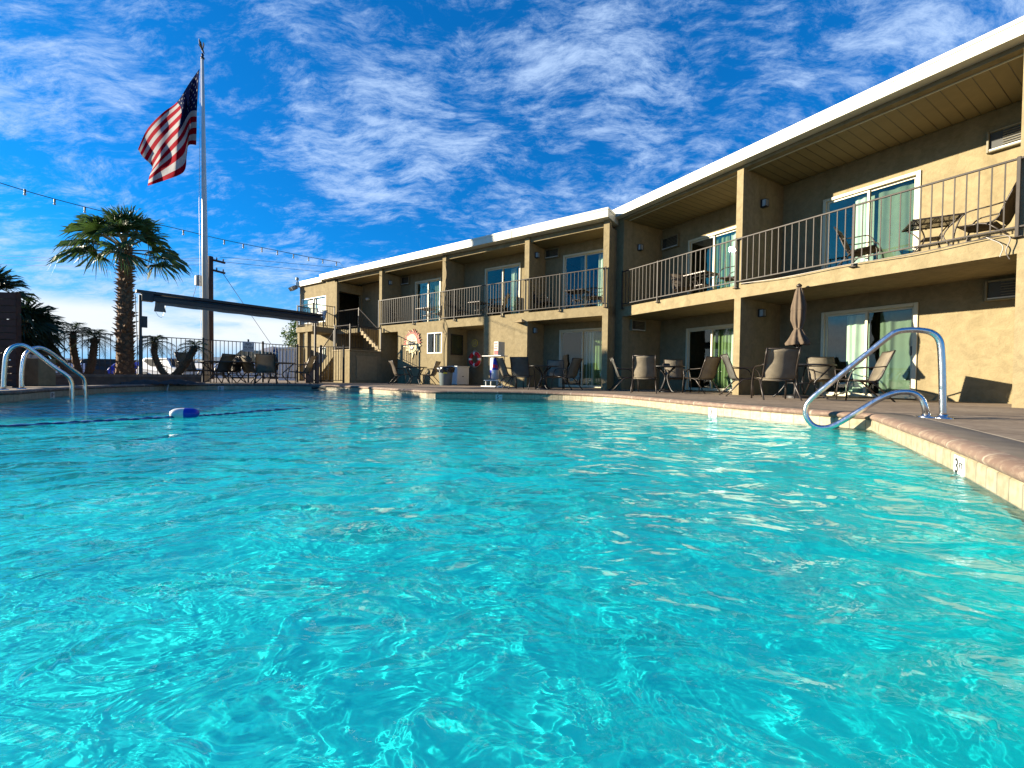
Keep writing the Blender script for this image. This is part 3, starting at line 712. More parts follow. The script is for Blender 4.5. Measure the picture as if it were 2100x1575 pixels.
sliding_door(wr, -2.79, -.97, 2.79, 5.02, 1.9, (('d', .45, .75), ('c', .78, .95)), dark=0)
sliding_door(wr, 5.9, 7.7, .02, 2.12, 1.9, (('c', .05, .95),)); sliding_door(wr, 5.9, 7.7, 2.79, 4.97, 1.9, (('c', .05, .95),))
ac_unit(wr, 3.94, 4.61, 1.98, 2.38, 1.9); ac_unit(wr, 3.9, 4.6, 4.86, 5.27, 1.9); ac_unit(wr, -3.84, -3.14, 4.93, 5.36, 1.9)
Ms = Matrix.Translation((-3.87, 0, 0)) @ Matrix.Rotation(R(90), 4, 'Z'); ac_unit(wr, .36, 1.05, 2.0, 2.38, 0, Ms)
for (x, z) in ((.165, 4.97), (.165, 2.13)): wall_lamp(wr, x, .85, z)
wall_lamp(wr, -3.87, .72, 4.86)
railing(wr, [-3.84, -2.39, .05, 2.49, 4.62, 7.0, 9.35], -.05, 2.77, 3.93)
b = MB(); b.tube(bez([(.2, -.07, 2.79), (1.2, -.08, 2.74), (2.4, -.08, 2.76), (3.4, -.08, 2.73), (4.3, -.08, 2.77), (4.55, -.09, 2.72), (4.52, -.1, 2.5), (4.56, -.09, 2.36)], 8), .008, 5)
b.tube(bez([(4.3, -.08, 2.78), (4.48, -.1, 2.6), (4.46, -.1, 2.42)], 8), .008, 5); b.build('cable', M_bronze, wr)
# ------------------------------------------------------------------ things fixed to or standing by the long wing
def inL(name, label, cat, x, y, z=0, group=None):
    e = empty(name, lw(x, y, z), RL); tag(e, label, cat, group); return e
# sun mural
e = inL('sun_mural', 'painted wooden sun face with black sunglasses and red rays on the long wing wall', 'wall art', -9.15, 0, 1.86)
def star(b, r0, r1, n, a0, a1, y, thick, seed, irr=.25, cx_=0, cz_=0):
    rnd = random.Random(seed); pts = []
    for i in range(2*n+1):
        a = a0+(a1-a0)*i/(2*n); rr = (r1*(1+irr*(rnd.random()-.5)*2) if i % 2 else r0)
        pts.append((cx_+rr*math.cos(a), cz_+rr*math.sin(a)*1.05))
    v = [(cx_, y-thick, cz_)] + [(p[0], y-thick, p[1]) for p in pts] + [(p[0], y, p[1]) for p in pts]; m_ = len(pts)
    f_ = [(0, i+1, i) for i in range(1, m_)] + [(i, i+1, i+1+m_, i+m_) for i in range(1, m_)]
    b.add(v, f_)
def ell(b, cx_, cz_, rx, rz, y, th, n=22, a0=0, a1=2*math.pi):
    P_ = [(cx_+rx*math.cos(a0+(a1-a0)*i/n), cz_+rz*math.sin(a0+(a1-a0)*i/n)) for i in range(n+(0 if a1-a0 > 6.28 else 1))]
    k = len(P_); b.add([(x, y-th, z) for x, z in P_]+[(x, y, z) for x, z in P_], [tuple(range(k-1, -1, -1))]+[(i, (i+1) % k, (i+1) % k+k, i+k) for i in range(k)])
b = MB(); star(b, .42, .60, 14, 0, math.pi*2, -.01, .02, 3, .18); b.build('ray_outline', M_ink, e)
b = MB(); star(b, .41, .575, 14, 0, math.pi*2, -.015, .022, 3, .18); b.build('ray', M_sunskin, e)
b = MB(); star(b, .40, .60, 15, R(-5), R(190), -.02, .024, 9, .06); b.build('red_ray', M_sunred, e)
b = MB()
for i in range(26):
    a = R(0+7*i); rr = .475+.02*(i % 3); Mx = Matrix.Translation((rr*math.cos(a), -.048, rr*math.sin(a)*1.05)) @ Matrix.Rotation(-a+R(90)+R(15*((i*7) % 3-1)), 4, 'Y'); b.box(-.007, .007, -.002, .002, -.04, .04, Mx)
b.build('lettering_stroke', M_ink, e)
b = MB(); ell(b, 0, -.02, .36, .42, -.03, .03, 30); b.build('face', M_sunskin, e)
b = MB(); ell(b, -.04, .2, .3, .17, -.055, .008, 20, 0, math.pi); b.build('forehead_tint', M_pink, e)
b = MB()
for sx in (-.13, .1): ell(b, sx, -.0, .115, .095, -.064, .012, 18)
b.box(-.27, .25, -.078, -.066, .045, .065); b.add([(-.27, -.074, .07), (-.33, -.074, .09), (-.26, -.074, .03)], [(0, 1, 2)]); b.add([(.25, -.074, .07), (.31, -.074, .09), (.24, -.074, .03)], [(0, 2, 1)])
b.build('sunglasses', M_ink, e)
b = MB(); ell(b, -.01, -.17, .15, .16, -.064, .008, 18, math.pi, 2*math.pi); b.build('mouth', M_ink, e)
b = MB(); ell(b, -.01, -.18, .13, .075, -.074, .006, 18, math.pi, 2*math.pi); b.build('teeth', M_white, e)
b = MB()
for sx in (-.15, .12): ell(b, sx, .15, .06, .028, -.064, .008, 10, 0, math.pi)
b.build('eyebrow', M_ink, e)
# yellow round sign in the niche, life ring
e = inL('round_sign', 'round faded yellow notice on the back wall of the dark niche above the life ring', 'sign', -6.55, 1.29, 1.86)
b = MB(); ell(b, 0, 0, .17, .17, -.0, .015, 24); b.build('plate', M_yellow, e); b = MB(); ell(b, 0, 0, .15, .15, -.016, .003, 24); b.build('face', M_tan, e)
b = MB(); ell(b, -.04, 0, .012, .09, -.02, .003, 8); ell(b, .04, .01, .012, .09, -.02, .003, 8); b.build('symbol', M_yellow, e)
e = inL('life_ring', 'red and white life ring hanging above the white chest in the niche', 'life ring', -6.25, .95, 1.12)
R0, r0 = .25, .085
def tor(b, a0, a1, r_, n=16):
    b.tube([(R0*math.cos(a0+(a1-a0)*i/n), 0, R0*math.sin(a0+(a1-a0)*i/n)) for i in range(n+1)], r_, 12, cap=True, flat=1)
for i in range(4):
    b = MB(); tor(b, R(90*i+10), R(90*i+80), r0, 10); b.build('red_segment', M_red, e, auto=60)
    b = MB(); tor(b, R(90*i-10), R(90*i+10), r0+.004, 4); b.build('white_band', M_white, e, auto=60)
b = MB(); b.tube([( (R0+r0+.012)*math.cos(t), 0, (R0+r0+.012)*math.sin(t)+(.05 if abs(t-math.pi/2) < .2 else 0)) for t in [2*math.pi*i/40 for i in range(41)]], .006, 5); b.build('rope', M_white, e)
# storage chest
e = inL('storage_chest', 'white painted wooden storage chest standing in the niche beside the grey bin', 'chest', -7.1, -.12)
b = MB(); b.box(0, .8, 0, .75, .02, .76); o = b.build('body', M_white, e); bevel(o, .01)
b = MB(); b.box(-.02, .82, -.02, .77, .765, .80); o = b.build('lid', M_white, e); bevel(o, .008)
b = MB(); b.box(.36, .44, -.015, -.001, .6, .7); b.box(.805, .815, .3, .4, .35, .38); b.build('latch', M_black, e)
# bin
P = atY(914, 780, 16.4); e = empty('trash_can', (P.x, P.y, 0)); tag(e, 'grey round trash can lined with a black bag in front of the niche', 'trash can')
b = MB(); b.lathe([(.22, 0), (.235, .02), (.29, .62), (.31, .63), (.31, .67), (.28, .67), (.27, .6)], n=28); b.build('body', M_bin, e, smooth=True, auto=40)
b = MB(); b.lathe([(.318, .52), (.325, .6), (.33, .66), (.33, .70), (.28, .735), (.15, .76), (0, .75)], n=40, wob=lambda a, z: 1+.09*math.sin(a*7+z*20)+.05*math.sin(a*17)); b.build('bag', M_bag, e, smooth=True)
b = MB(); b.lathe([(.288, .46), (.295, .55)], n=8, a0=R(-100), a1=R(-70)); b.build('sticker', M_yellow, e)
# drink cooler stand
e = inL('cooler_stand', 'white shelf stand holding a blue and silver can-shaped drink cooler by the pillar wall', 'stand', -3.85, -.75)
b = MB(); b.box(-.45, .43, -.22, .22, 1.12, 1.15); o = b.build('top_shelf', M_white, e); bevel(o, .006)
b = MB(); b.box(-.36, .3, -.2, .2, .22, .25); b.build('lower_shelf', M_white, e)
b = MB(); b.box(-.46, .5, -.25, .25, 0, .035); b.build('base', M_white, e)
for x in (-.3, .22):
    for y in (-.15, .15): b = MB(); b.tube([(x, y, .03), (x, y, .23)], .018, 8); b.build('leg', M_white, e)
for k, y in enumerate((.17,)):
    b = MB(); b.tube([(.3, y, .25), (.3, y, 1.12)], .012, 6)
    for z in (.35, .45, .55, .65): b.tube([(.3, y, z), (.42, y, z), (.42, y-.12, z)], .008, 5)
    b.build('side_rack', M_rail, e)
Mc, ntc, bc = new('can_wrap'); bc.inputs['Roughness'].default_value = .3; bc.inputs['Metallic'].default_value = .4
tc = N(ntc, 'ShaderNodeTexCoord'); sp = N(ntc, 'ShaderNodeSeparateXYZ'); L(ntc, tc.outputs['Object'], sp.inputs[0])
a1 = N(ntc, 'ShaderNodeMath', operation='MULTIPLY_ADD'); a1.inputs[1].default_value = .16; a1.inputs[2].default_value = -.11; L(ntc, sp.outputs['Z'], a1.inputs[0])
a2 = N(ntc, 'ShaderNodeMath', operation='GREATER_THAN'); L(ntc, sp.outputs['X'], a2.inputs[0]); L(ntc, a1.outputs[0], a2.inputs[1])
a3 = N(ntc, 'ShaderNodeMath', operation='GREATER_THAN'); L(ntc, sp.outputs['Z'], a3.inputs[0]); a3.inputs[1].default_value = .62
a4 = N(ntc, 'ShaderNodeMath', operation='COMPARE'); L(ntc, a2.outputs[0], a4.inputs[0]); L(ntc, a3.outputs[0], a4.inputs[1]); a4.inputs[2].default_value = .1
mxc = N(ntc, 'ShaderNodeMix', data_type='RGBA'); L(ntc, a4.outputs[0], mxc.inputs[0]); mxc.inputs[6].default_value = (.55, .58, .62, 1); mxc.inputs[7].default_value = (.012, .02, .28, 1); L(ntc, mxc.outputs[2], bc.inputs['Base Color'])
b = MB(); b.lathe([(.0, .26), (.13, .26), (.16, .30), (.17, .35), (.17, 1.02), (.14, 1.08), (.0, 1.1)], (-.02, 0, 0), 28); b.build('can_cooler', Mc, e, smooth=True)
b = MB(); b.lathe([(.1715, .70), (.1715, .82)], (-.02, 0, 0), 6, R(-75), R(-40)); b.lathe([(.1715, .68), (.1715, .8)], (-.02, 0, 0), 4, R(-35), R(-15)); b.build('red_mark', M_red, e)
e = inL('notice_box', 'white and red lettered metal box standing on top of the drink cooler stand', 'box', -3.66, -.75, 1.152)
b = MB(); b.box(-.1, .1, -.2, .2, 0, .5); o = b.build('body', M_fascia, e); bevel(o, .008)
b = MB(); b.box(-.085, .085, -.206, -.2, .02, .17); b.build('red_panel', M_red, e)
for i, t_ in enumerate(('ICE', 'COLD', 'HERE')): pass
b = MB()
for (z, ws) in ((.42, (-.06, -.01, .04)), (.33, (-.05, .0, .05)), (.24, (-.06, -.01, .04))):
    for k, x in enumerate(ws): b.box(x-.018, x+.012, -.205, -.2, z-.025, z+.03)
b.build('lettering', M_red, e)
# ------------------------------------------------------------------ furniture
def make_chair(fabric, frame=M_bronze):
    """sling patio armchair, sitter looks towards +Y"""
    e = empty('sling_chair')
    w = .265
    b = MB(); prof = bez([(.25, .425), (.1, .40), (-.12, .375), (-.2, .38)], 4)
    vs = []; fs = []
    for p in prof:
        for x in (-w, 0, w): vs.append((x, p.x, p.y-(.018 if x == 0 else 0)))
    n = len(prof)
    for i in range(n-1):
        for k in (0, 1): a = i*3+k; fs.append((a, a+1, a+4, a+3))
    b.add(vs, fs); o = b.build('seat', fabric, e, smooth=True); m_ = o.modifiers.new('s', 'SOLIDIFY'); m_.thickness = .008
    b = MB(); prof = bez([(-.205, .40), (-.26, .52), (-.32, .74), (-.42, .97)], 4); vs = []; fs = []
    for p in prof:
        for x in (-w, 0, w): vs.append((x, p.x-(.015 if x == 0 else 0), p.y))
    n = len(prof)
    for i in range(n-1):
        for k in (0, 1): a = i*3+k; fs.append((a, a+1, a+4, a+3))
    b.add(vs, fs); o = b.build('backrest', fabric, e, smooth=True); m_ = o.modifiers.new('s', 'SOLIDIFY'); m_.thickness = .008
    b = MB()
    for x in (-w-.012, w+.012):
        b.tube(fillet([(x, .27, .425), (x, -.2, .375), (x, -.32, .72), (x, -.43, .985)], .12, 5), .015, 6)
    b.tube([(-w, -.425, .975), (w, -.425, .975)], .012, 6); b.tube([(-w, .26, .42), (w, .26, .42)], .012, 6); b.tube([(-w, -.17, .37), (w, -.17, .37)], .011, 6)
    b.build('frame', frame, e, smooth=True)
    for s in (-1, 1):
        x = s*(w+.035); b = MB()
        b.tube(fillet([(s*(w+.02), -.31, .68), (x, -.15, .66), (x, .2, .655), (x+s*.01, .30, .35), (x+s*.01, .31, 0)], .13, 6), .017, 6, flat=.7)
        b.build('armrest', frame, e, smooth=True)
        b = MB(); b.tube(fillet([(s*(w+.015), .2, .41), (s*(w+.02), -.08, .40), (s*(w+.05), -.44, 0)], .1, 5), .016, 6); b.build('rear_leg', frame, e, smooth=True)
    return e
protos = {}
def ang_to(dx, dy): return math.atan2(-dx, dy)
n_ch = 0
def chair(p, face, label, group, kind='tan', s=1.0, z=0.0):
    if kind not in protos:
        c = make_chair({'tan': M_sling, 'dark': M_slingd, 'grey': M_slingg, 'white': M_white}[kind]); protos[kind] = c
    else: c = copy_tree(protos[kind])
    c.location = (p[0], p[1], z); c.rotation_euler = (0, 0, ang_to(*face)); c.scale = (s, s, s)
    tag(c, label, 'chair', group); return c
def gp(x, Y): v = atY(x, 780, Y); return (v.x, v.y)
def table_pedestal(p, r, label, group):
    e = empty('patio_table', (*p, 0)); tag(e, label, 'table', group)
    b = MB(); b.lathe([(0, .715), (r-.03, .715), (r, .722), (r, .738), (r-.03, .742), (0, .742)], n=40); b.build('table_top', M_black, e, auto=40)
    b = MB(); b.lathe([(0, 0), (.25, 0), (.25, .03), (.12, .06), (.06, .1)], n=20)
    b.build('base', M_black, e, smooth=True)
    for k in range(4):
        a = k*math.pi/2+.5; c_, s_ = math.cos(a), math.sin(a); b = MB(); b.tube(bez([(.3*c_, .3*s_, .02), (.2*c_, .2*s_, .06), (.07*c_, .07*s_, .3), (.06*c_, .06*s_, .5), (.3*c_, .3*s_, .71)], 5), .022, 6); b.build('leg', M_black, e, smooth=True)
    return e
def table_scroll(p, r, label, group, rings=True, s=1.0, lo=False):
    e = empty('patio_table', (*p, 0)); tag(e, label, 'table', group); e.scale = (s, s, s)
    b = MB(); b.lathe([(r-.045, .705), (r, .71), (r, .735), (r-.045, .74), (r-.045, .705)], n=40); b.build('table_rim', M_black, e, auto=40)
    b = MB(); b.lathe([(0, .718), (r-.044, .718), (r-.044, .726), (0, .726)], n=32); b.build('table_top', M_gtop, e)
    for k in range(4):
        a = k*math.pi/2+.78; c_, s_ = math.cos(a), math.sin(a); b = MB(); b.tube(bez([((r-.08)*c_, (r-.08)*s_, .70), (.62*r*c_, .62*r*s_, .5), (.42*r*c_, .42*r*s_, .33), (.6*r*c_, .6*r*s_, .12), (.8*r*c_, .8*r*s_, 0)], 6), .018, 6); b.build('leg', M_black, e, smooth=True)
    if rings:
        b = MB()
        for a in (0, math.pi/2): b.tube([(.17*math.cos(t)*math.cos(a), .17*math.cos(t)*math.sin(a), .42+.2*math.sin(t)) for t in [2*math.pi*i/20 for i in range(21)]], .012, 6)
        b.build('scroll_ring', M_black, e, smooth=True)
    b = MB(); b.tube([(.4*r*math.cos(t), .4*r*math.sin(t), .33) for t in [2*math.pi*i/24 for i in range(25)]], .012, 6); b.build('brace_ring', M_black, e, smooth=True)
    return e
G1 = 'sling chairs standing on the pool deck'; T1 = 'patio tables on the pool deck'
t2 = gp(1640, 9.15); ta = table_scroll(t2, .64, 'round dark table pierced by the closed umbrella', T1, rings=False)
chair(gp(1524, 9.7), (1, -.25), 'tan sling chair left of the umbrella table against the pillar base', G1, 'grey')
chair(gp(1588, 8.35), (.25, 1), 'tan sling chair with its back to the pool, at the umbrella table', G1, s=1.02)
chair(gp(1694, 9.95), (-.35, -1), 'pale sling chair behind the umbrella table facing the pool', G1)
chair(gp(1765, 8.3), (-1, .45), 'sling chair side-on at the umbrella table, seen through the curved pool rail', G1)
t1 = gp(1366, 11.7); table_pedestal(t1, .5, 'round black pedestal table by the wing corner holding a napkin box', T1)
chair(gp(1283, 12.2), (1, -.1), 'narrow side-on sling chair tucked against the wing corner wall', G1, 'grey')
chair(gp(1321, 11.1), (.35, 1), 'light sling chair seen from behind, beside the wing corner', G1)
chair(gp(1388, 12.5), (-.1, -1), 'pale sling chair behind the pedestal table with napkin box', G1)
chair(gp(1436, 11.3), (-.45, 1), 'brown sling chair before the dark half-open door, back turned', G1)
t3 = gp(1113, 13.2); table_pedestal(t3, .52, 'black pedestal table in front of the ground floor sliding door of the long wing', T1)
chair(gp(1048, 13.7), (1, .45), 'sling chair partly hidden behind another, next to the drink cooler stand', G1)
chair(gp(1072, 12.9), (.35, 1), 'sling chair with its back to the pool beside the drink cooler stand', G1, 'grey')
chair(gp(1138, 14.0), (-.15, -1), 'whitish sling chair facing the pool before the ground floor glass door', G1)
chair(gp(1160, 13.0), (-.85, .7), 'brown sling chair right of the table before the long wing glass door', G1)
t4 = gp(851, 17.3); table_scroll(t4, .5, 'small glass table under the sun mural', T1, rings=False)
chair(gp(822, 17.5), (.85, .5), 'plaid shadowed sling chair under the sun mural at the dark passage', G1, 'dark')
chair(gp(879, 17.5), (-1, .15), 'side-on brown sling chair between the sun mural table and the trash can', G1)
# far deck by the fence
ta1 = table_scroll(gp(463, 15.4), .78, 'wide black table with scroll legs near the flagpole', T1, s=1.08)
ta2 = table_scroll(gp(560, 15.7), .72, 'black glass table with scroll legs under the awning beside the white shed', T1, s=1.08)
chair(gp(398, 15.0), (1, -.15), 'blue-grey reclined sling chair at the end of the planter wall', G1, 'grey', 1.12)
chair(gp(446, 15.0), (-1, .1), 'grey sling chair side-on in front of the flagpole', G1, 'grey', 1.08)
chair(gp(470, 15.9), (0, -1), 'brown sling chair facing the pool behind the wide black table', G1, 'dark', 1.1)
chair(gp(522, 16.0), (.3, 1), 'brown sling chair right below the no glass sign', G1, 'tan', 1.04)
chair(gp(545, 15.0), (-.5, .9), 'tallest tan sling chair, back turned between two tables', G1, 'tan', 1.08)
chair(gp(617, 15.7), (-1, -.1), 'pale sling chair by the brown bin at the awning post', G1, 'tan', 1.1)
# napkin box
e = empty('napkin_box', (t1[0]-.05, t1[1]-.1, .743)); tag(e, 'small black napkin box on the pedestal table', 'box'); b = MB(); b.box(-.09, .09, -.06, .06, 0, .06); b.build('body', M_black, e); b = MB(); b.box(-.07, .07, -.04, .04, .06, .072); b.build('lid', M_bronze, e)
# balcony furniture
GB = 'balcony chairs'; FZ = 2.77
def lface(M, dx, dy): v = M.to_3x3() @ Vector((dx, dy, 0)); return (v.x, v.y)
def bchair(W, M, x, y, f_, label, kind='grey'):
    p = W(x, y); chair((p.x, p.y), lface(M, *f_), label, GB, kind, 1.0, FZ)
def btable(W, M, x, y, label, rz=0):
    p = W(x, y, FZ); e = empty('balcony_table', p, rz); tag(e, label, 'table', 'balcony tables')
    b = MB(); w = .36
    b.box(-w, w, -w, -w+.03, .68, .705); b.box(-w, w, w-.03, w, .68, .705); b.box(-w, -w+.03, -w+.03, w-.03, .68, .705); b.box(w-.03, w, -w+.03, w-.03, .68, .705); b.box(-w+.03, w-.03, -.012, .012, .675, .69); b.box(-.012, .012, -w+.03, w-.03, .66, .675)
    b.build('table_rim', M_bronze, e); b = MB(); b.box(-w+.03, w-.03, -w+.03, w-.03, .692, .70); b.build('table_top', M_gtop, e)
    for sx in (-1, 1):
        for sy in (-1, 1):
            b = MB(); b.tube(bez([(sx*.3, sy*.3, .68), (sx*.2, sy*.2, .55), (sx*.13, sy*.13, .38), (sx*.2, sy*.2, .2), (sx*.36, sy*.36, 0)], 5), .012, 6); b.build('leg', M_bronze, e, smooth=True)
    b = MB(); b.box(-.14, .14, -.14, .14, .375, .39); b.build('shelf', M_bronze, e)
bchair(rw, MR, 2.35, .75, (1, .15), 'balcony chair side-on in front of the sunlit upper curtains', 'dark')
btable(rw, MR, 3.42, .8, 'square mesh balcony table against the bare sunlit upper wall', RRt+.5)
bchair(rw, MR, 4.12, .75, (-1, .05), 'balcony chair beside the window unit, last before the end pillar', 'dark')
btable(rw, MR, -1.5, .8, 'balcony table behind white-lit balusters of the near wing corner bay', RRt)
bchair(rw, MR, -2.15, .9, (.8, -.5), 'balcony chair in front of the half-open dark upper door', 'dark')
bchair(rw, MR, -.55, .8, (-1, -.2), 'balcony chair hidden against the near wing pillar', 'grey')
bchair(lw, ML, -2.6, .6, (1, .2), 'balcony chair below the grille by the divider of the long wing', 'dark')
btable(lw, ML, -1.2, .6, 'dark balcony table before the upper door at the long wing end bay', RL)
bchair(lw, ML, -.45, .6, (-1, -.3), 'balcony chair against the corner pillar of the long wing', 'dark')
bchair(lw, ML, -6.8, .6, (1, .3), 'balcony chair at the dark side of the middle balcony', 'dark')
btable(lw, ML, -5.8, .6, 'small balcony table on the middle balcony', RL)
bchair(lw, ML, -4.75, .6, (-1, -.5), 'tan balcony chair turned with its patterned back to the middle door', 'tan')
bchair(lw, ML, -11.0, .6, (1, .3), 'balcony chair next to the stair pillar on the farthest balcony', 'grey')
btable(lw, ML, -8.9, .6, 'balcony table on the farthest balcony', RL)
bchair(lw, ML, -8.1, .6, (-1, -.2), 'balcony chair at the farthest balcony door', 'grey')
p = lw(-15.7, -.8); chair((p.x, p.y), (-.2, -1), 'white chair on the stair platform before the end window', 'balcony chairs', 'white', 1, 2.85)
# closed umbrella
u = gp(1634, 9.15); e = empty('patio_umbrella', (*u, 0)); tag(e, 'closed brown patio umbrella standing through the round table', 'umbrella')
b = MB(); b.lathe([(0, 0), (.26, 0), (.26, .05), (.06, .08), (.05, .28), (0, .28)], n=24); b.build('base', M_black, e, auto=40)
b = MB(); b.tube([(0, 0, .1), (0, 0, 2.48)], .02, 10); b.build('pole', M_bronze, e, smooth=True)
def wob(a, z): return 1+.26*math.sin(8*a+z*2.2+.7*math.sin(z*5))*(1.25-z*.3)*.8+.07*math.sin(3*a+z*7)
b = MB(); b.lathe([(.195, 1.17), (.21, 1.22), (.17, 1.30), (.115, 1.42), (.07, 1.52), (.09, 1.6), (.125, 1.72), (.13, 1.88), (.115, 2.02)], n=72, wob=wob); b.build('canopy', M_canvas, e, smooth=True)
b = MB(); b.lathe([(.135, 1.93), (.13, 2.05), (.10, 2.2), (.075, 2.33), (.045, 2.43), (.0, 2.45)], n=72, wob=wob); b.build('canopy_vent', M_canvas, e, smooth=True)
b = MB(); b.lathe([(.076, 1.50), (.08, 1.52), (.076, 1.54)], n=20); b.build('tie_strap', M_canvas, e)
b = MB(); b.lathe([(0, 2.43), (.05, 2.45), (.055, 2.48), (.03, 2.51), (0, 2.53)], n=16); b.build('finial', M_bronze, e, smooth=True)
b = MB(); b.lathe([(.02, 1.0), (.035, 1.02), (.035, 1.12), (.02, 1.14)], n=14); b.build('crank_hub', M_black, e)
for k in range(8):
    a = k*math.pi/4; b = MB(); b.tube([(.03*math.cos(a), .03*math.sin(a), 1.12), (.14*math.cos(a), .14*math.sin(a), 1.2)], .006, 5); b.build('rib', M_black, e)
# ------------------------------------------------------------------ pool hardware
A_ = atz(1934, 858); n_ = Vector((.575, .82, 0)).normalized()
def tr(pts, P0, n): return [onplane(x, y, P0, n) for x, y in pts]
e = empty('pool_handrail', A_); tag(e, 'big bent stainless pool handrail at the shallow corner', 'handrail')
Mi = Matrix.Translation(-A_)
pts = tr([(1934, 858), (1933, 800), (1931, 730), (1926, 697), (1910, 682), (1885, 677), (1858, 677), (1838, 681), (1820, 692), (1760, 740), (1700, 788), (1665, 817), (1653, 835), (1654, 855), (1668, 872), (1690, 877), (1715, 870), (1760, 844), (1800, 820), (1828, 808), (1850, 804), (1873, 806), (1890, 818), (1898, 838), (1900, 857)], A_, n_)
pts = [Vector(p)-A_ for p in pts]; pts[-1] += Vector((.02, .02, 0)); q = bez(pts, 5)
b = MB(); b.tube(q, .031, 16); b.build('rail_tube', M_steel, e, smooth=True)
for p in (pts[0], pts[-1]):
    b = MB(); b.lathe([(.04, .04), (.045, .02), (.075, .016), (.082, .004), (.082, .0)], (p.x, p.y, 0), 20); b.build('base_flange', M_steel, e, smooth=True)
e0 = None
for i, (raw, lab) in enumerate((([(7, 800.5), (9, 765), (13, 730), (24, 713), (40, 707.5), (55, 711), (75, 725), (110, 752), (138, 771), (147, 785), (148, 800), (148, 818)], 'steel pool ladder rail in front, arching from the far deck into the water'),
                 ([(44.6, 799), (45, 765), (50, 733), (62, 717), (80, 713), (93, 717), (110, 727), (145, 755), (168, 772), (174, 785), (174.5, 800), (175, 814)], 'steel pool ladder rail behind its twin, nearer the planter wall'))):
    P0 = atz(*raw[0]); P1 = atz(*raw[-1], -.19); d = (P1-P0); d.z = 0; nn = Vector((-d.y, d.x, 0)).normalized()
    pts = [p-P0 for p in tr(raw, P0, nn)]; pts.append(pts[-1]-Vector((0, 0, .7)))
    e = empty('ladder_rail', P0); tag(e, lab, 'ladder rail', 'twin pool ladder rails'); b = MB(); b.tube(bez(pts, 5), .034, 12); b.build('rail_tube', M_steel, e, smooth=True)
    b = MB(); b.lathe([(.04, .03), (.075, .014), (.085, .002)], (0, 0, 0), 18); b.build('base_flange', M_steel, e, smooth=True)
# lane rope and float
rp = [Vector((x, y, -.175)) for x, y in [(-7.4, 1.3), (-6.2, 2.6), (-4.98, 4.02), (-4.5, 4.65)]]; rp2 = [Vector((x, y, -.18)) for x, y in [(-3.9, 5.5), (-3.6, 6.3)]]+[Vector((-3.1, 7.6, -.23)), Vector((-2.4, 9.2, -.28)), Vector((-2.1, 10.2, -.25))]
e = empty('lane_rope', rp[0]); tag(e, 'blue twisted float line stretched across the pool surface', 'rope')
allp = bez(rp+[Vector((-4.1, 5.2, -.18))]+rp2, 24)
for s in (0, math.pi):
    b = MB()
    tw = []
    for i, p in enumerate(allp):
        a = i*.9+s; tw.append(p-rp[0]+Vector((0, math.cos(a)*.008, math.sin(a)*.008+.004)))
    b.tube(tw, .008, 6); b.build('strand', M_navy if s else M_ropel, e, smooth=True)
fc = Vector((-4.1, 5.18, -.175)); dr = (Vector((-3.9, 5.5, 0))-Vector((-4.5, 4.65, 0))).normalized()
e = empty('pool_float', fc, 0); tag(e, 'white and blue oval float on the rope across the water', 'float')
# axis roughly across the view
Mx = Matrix.Translation((0, 0, .035)) @ Matrix.Rotation(R(25), 4, 'Z')
for nm, m_, a, c_ in (('white_half', M_float_w, -1, 0.0), ('blue_half', M_blue, 0.0, 1)):
    b = MB(); vs = []; fs = []; k = 16; n = 24
    for i in range(k+1):
        t = a+(c_-a)*i/k; rr = .072*math.sqrt(max(0, 1-abs(t)**3.2))+.0001
        for j in range(n): vs.append(Mx @ Vector((t*.155, rr*math.cos(2*math.pi*j/n), rr*math.sin(2*math.pi*j/n))))
    for i in range(k):
        for j in range(n): p_, q_ = i*n+j, i*n+(j+1) % n; fs.append((p_, p_+n, q_+n, q_))
    b.add(vs, fs); b.build(nm, m_, e, smooth=True)
# skimmer lid
# ------------------------------------------------------------------ planter, fence, awning
pl0, pl1 = atz(70, 790.0), atz(412, 786.6); d = (pl1-pl0).normalized(); nn = Vector((-d.y, d.x, 0))
Ln = (pl1-pl0).length
e = empty('planter_wall', pl0, math.atan2(d.y, d.x)); tag(e, 'low reddish block planter wall with capstones along the fence', 'planter')
b = MB(); b.box(-3, Ln, 0, .2, 0, .21); b.box(Ln-.2, Ln, .2, 1.6, 0, .21)
bk = b.build('block_course', M_brickw, e)
b = MB(); n = int((Ln+3)/.42)
for i in range(n): x = -3+i*(Ln+3)/n; b.box(x+.004, x+(Ln+3)/n-.004, -.03, .24, .212, .285)
b.build('capstone', M_cap, e)
b = MB(); b.box(-3, Ln-.2, .2, 2.2, .0, .22); so = b.build('planter_soil', M_desert, e)
# fence
def fence_run(P, Q, n, name, label, h=1.75, zb=.22, sp=.13, z0=.0):
    P, Q = Vector(P), Vector(Q); d = (Q-P); Ld = d.length; rz = math.atan2(d.y, d.x)
    e = empty(name, (P.x, P.y, z0), rz); tag(e, label, 'fence')
    b = MB(); b.box(0, Ld, -.02, .02, h-.03, h); b.build('top_rail', M_black, e); b = MB(); b.box(0, Ld, -.02, .02, zb-.03, zb); b.build('bottom_rail', M_black, e)
    for i in range(n+1):
        x = Ld*i/n; b = MB(); b.box(x-.035, x+.035, -.035, .035, 0, h+.06); b.build('fence_post', M_black, e)
        if i < n:
            k = MB(); m_ = round(Ld/n/sp)
            for j in range(1, m_): xx = x+Ld/n*j/m_; k.box(xx-.011, xx+.011, -.011, .011, zb, h-.03)
            k.build('picket_panel', M_black, e)
    return e
f0 = Vector((-16.1, 11.6)); f1 = Vector((-10.4, 17.25)); f2 = Vector((-9.5, 18.3)); f3 = Vector((-8.6, 18.6))
fence_run(f0, f1, 4, 'metal_fence', 'black picket fence behind the palms and the flagpole tables', zb=.30, h=1.65)
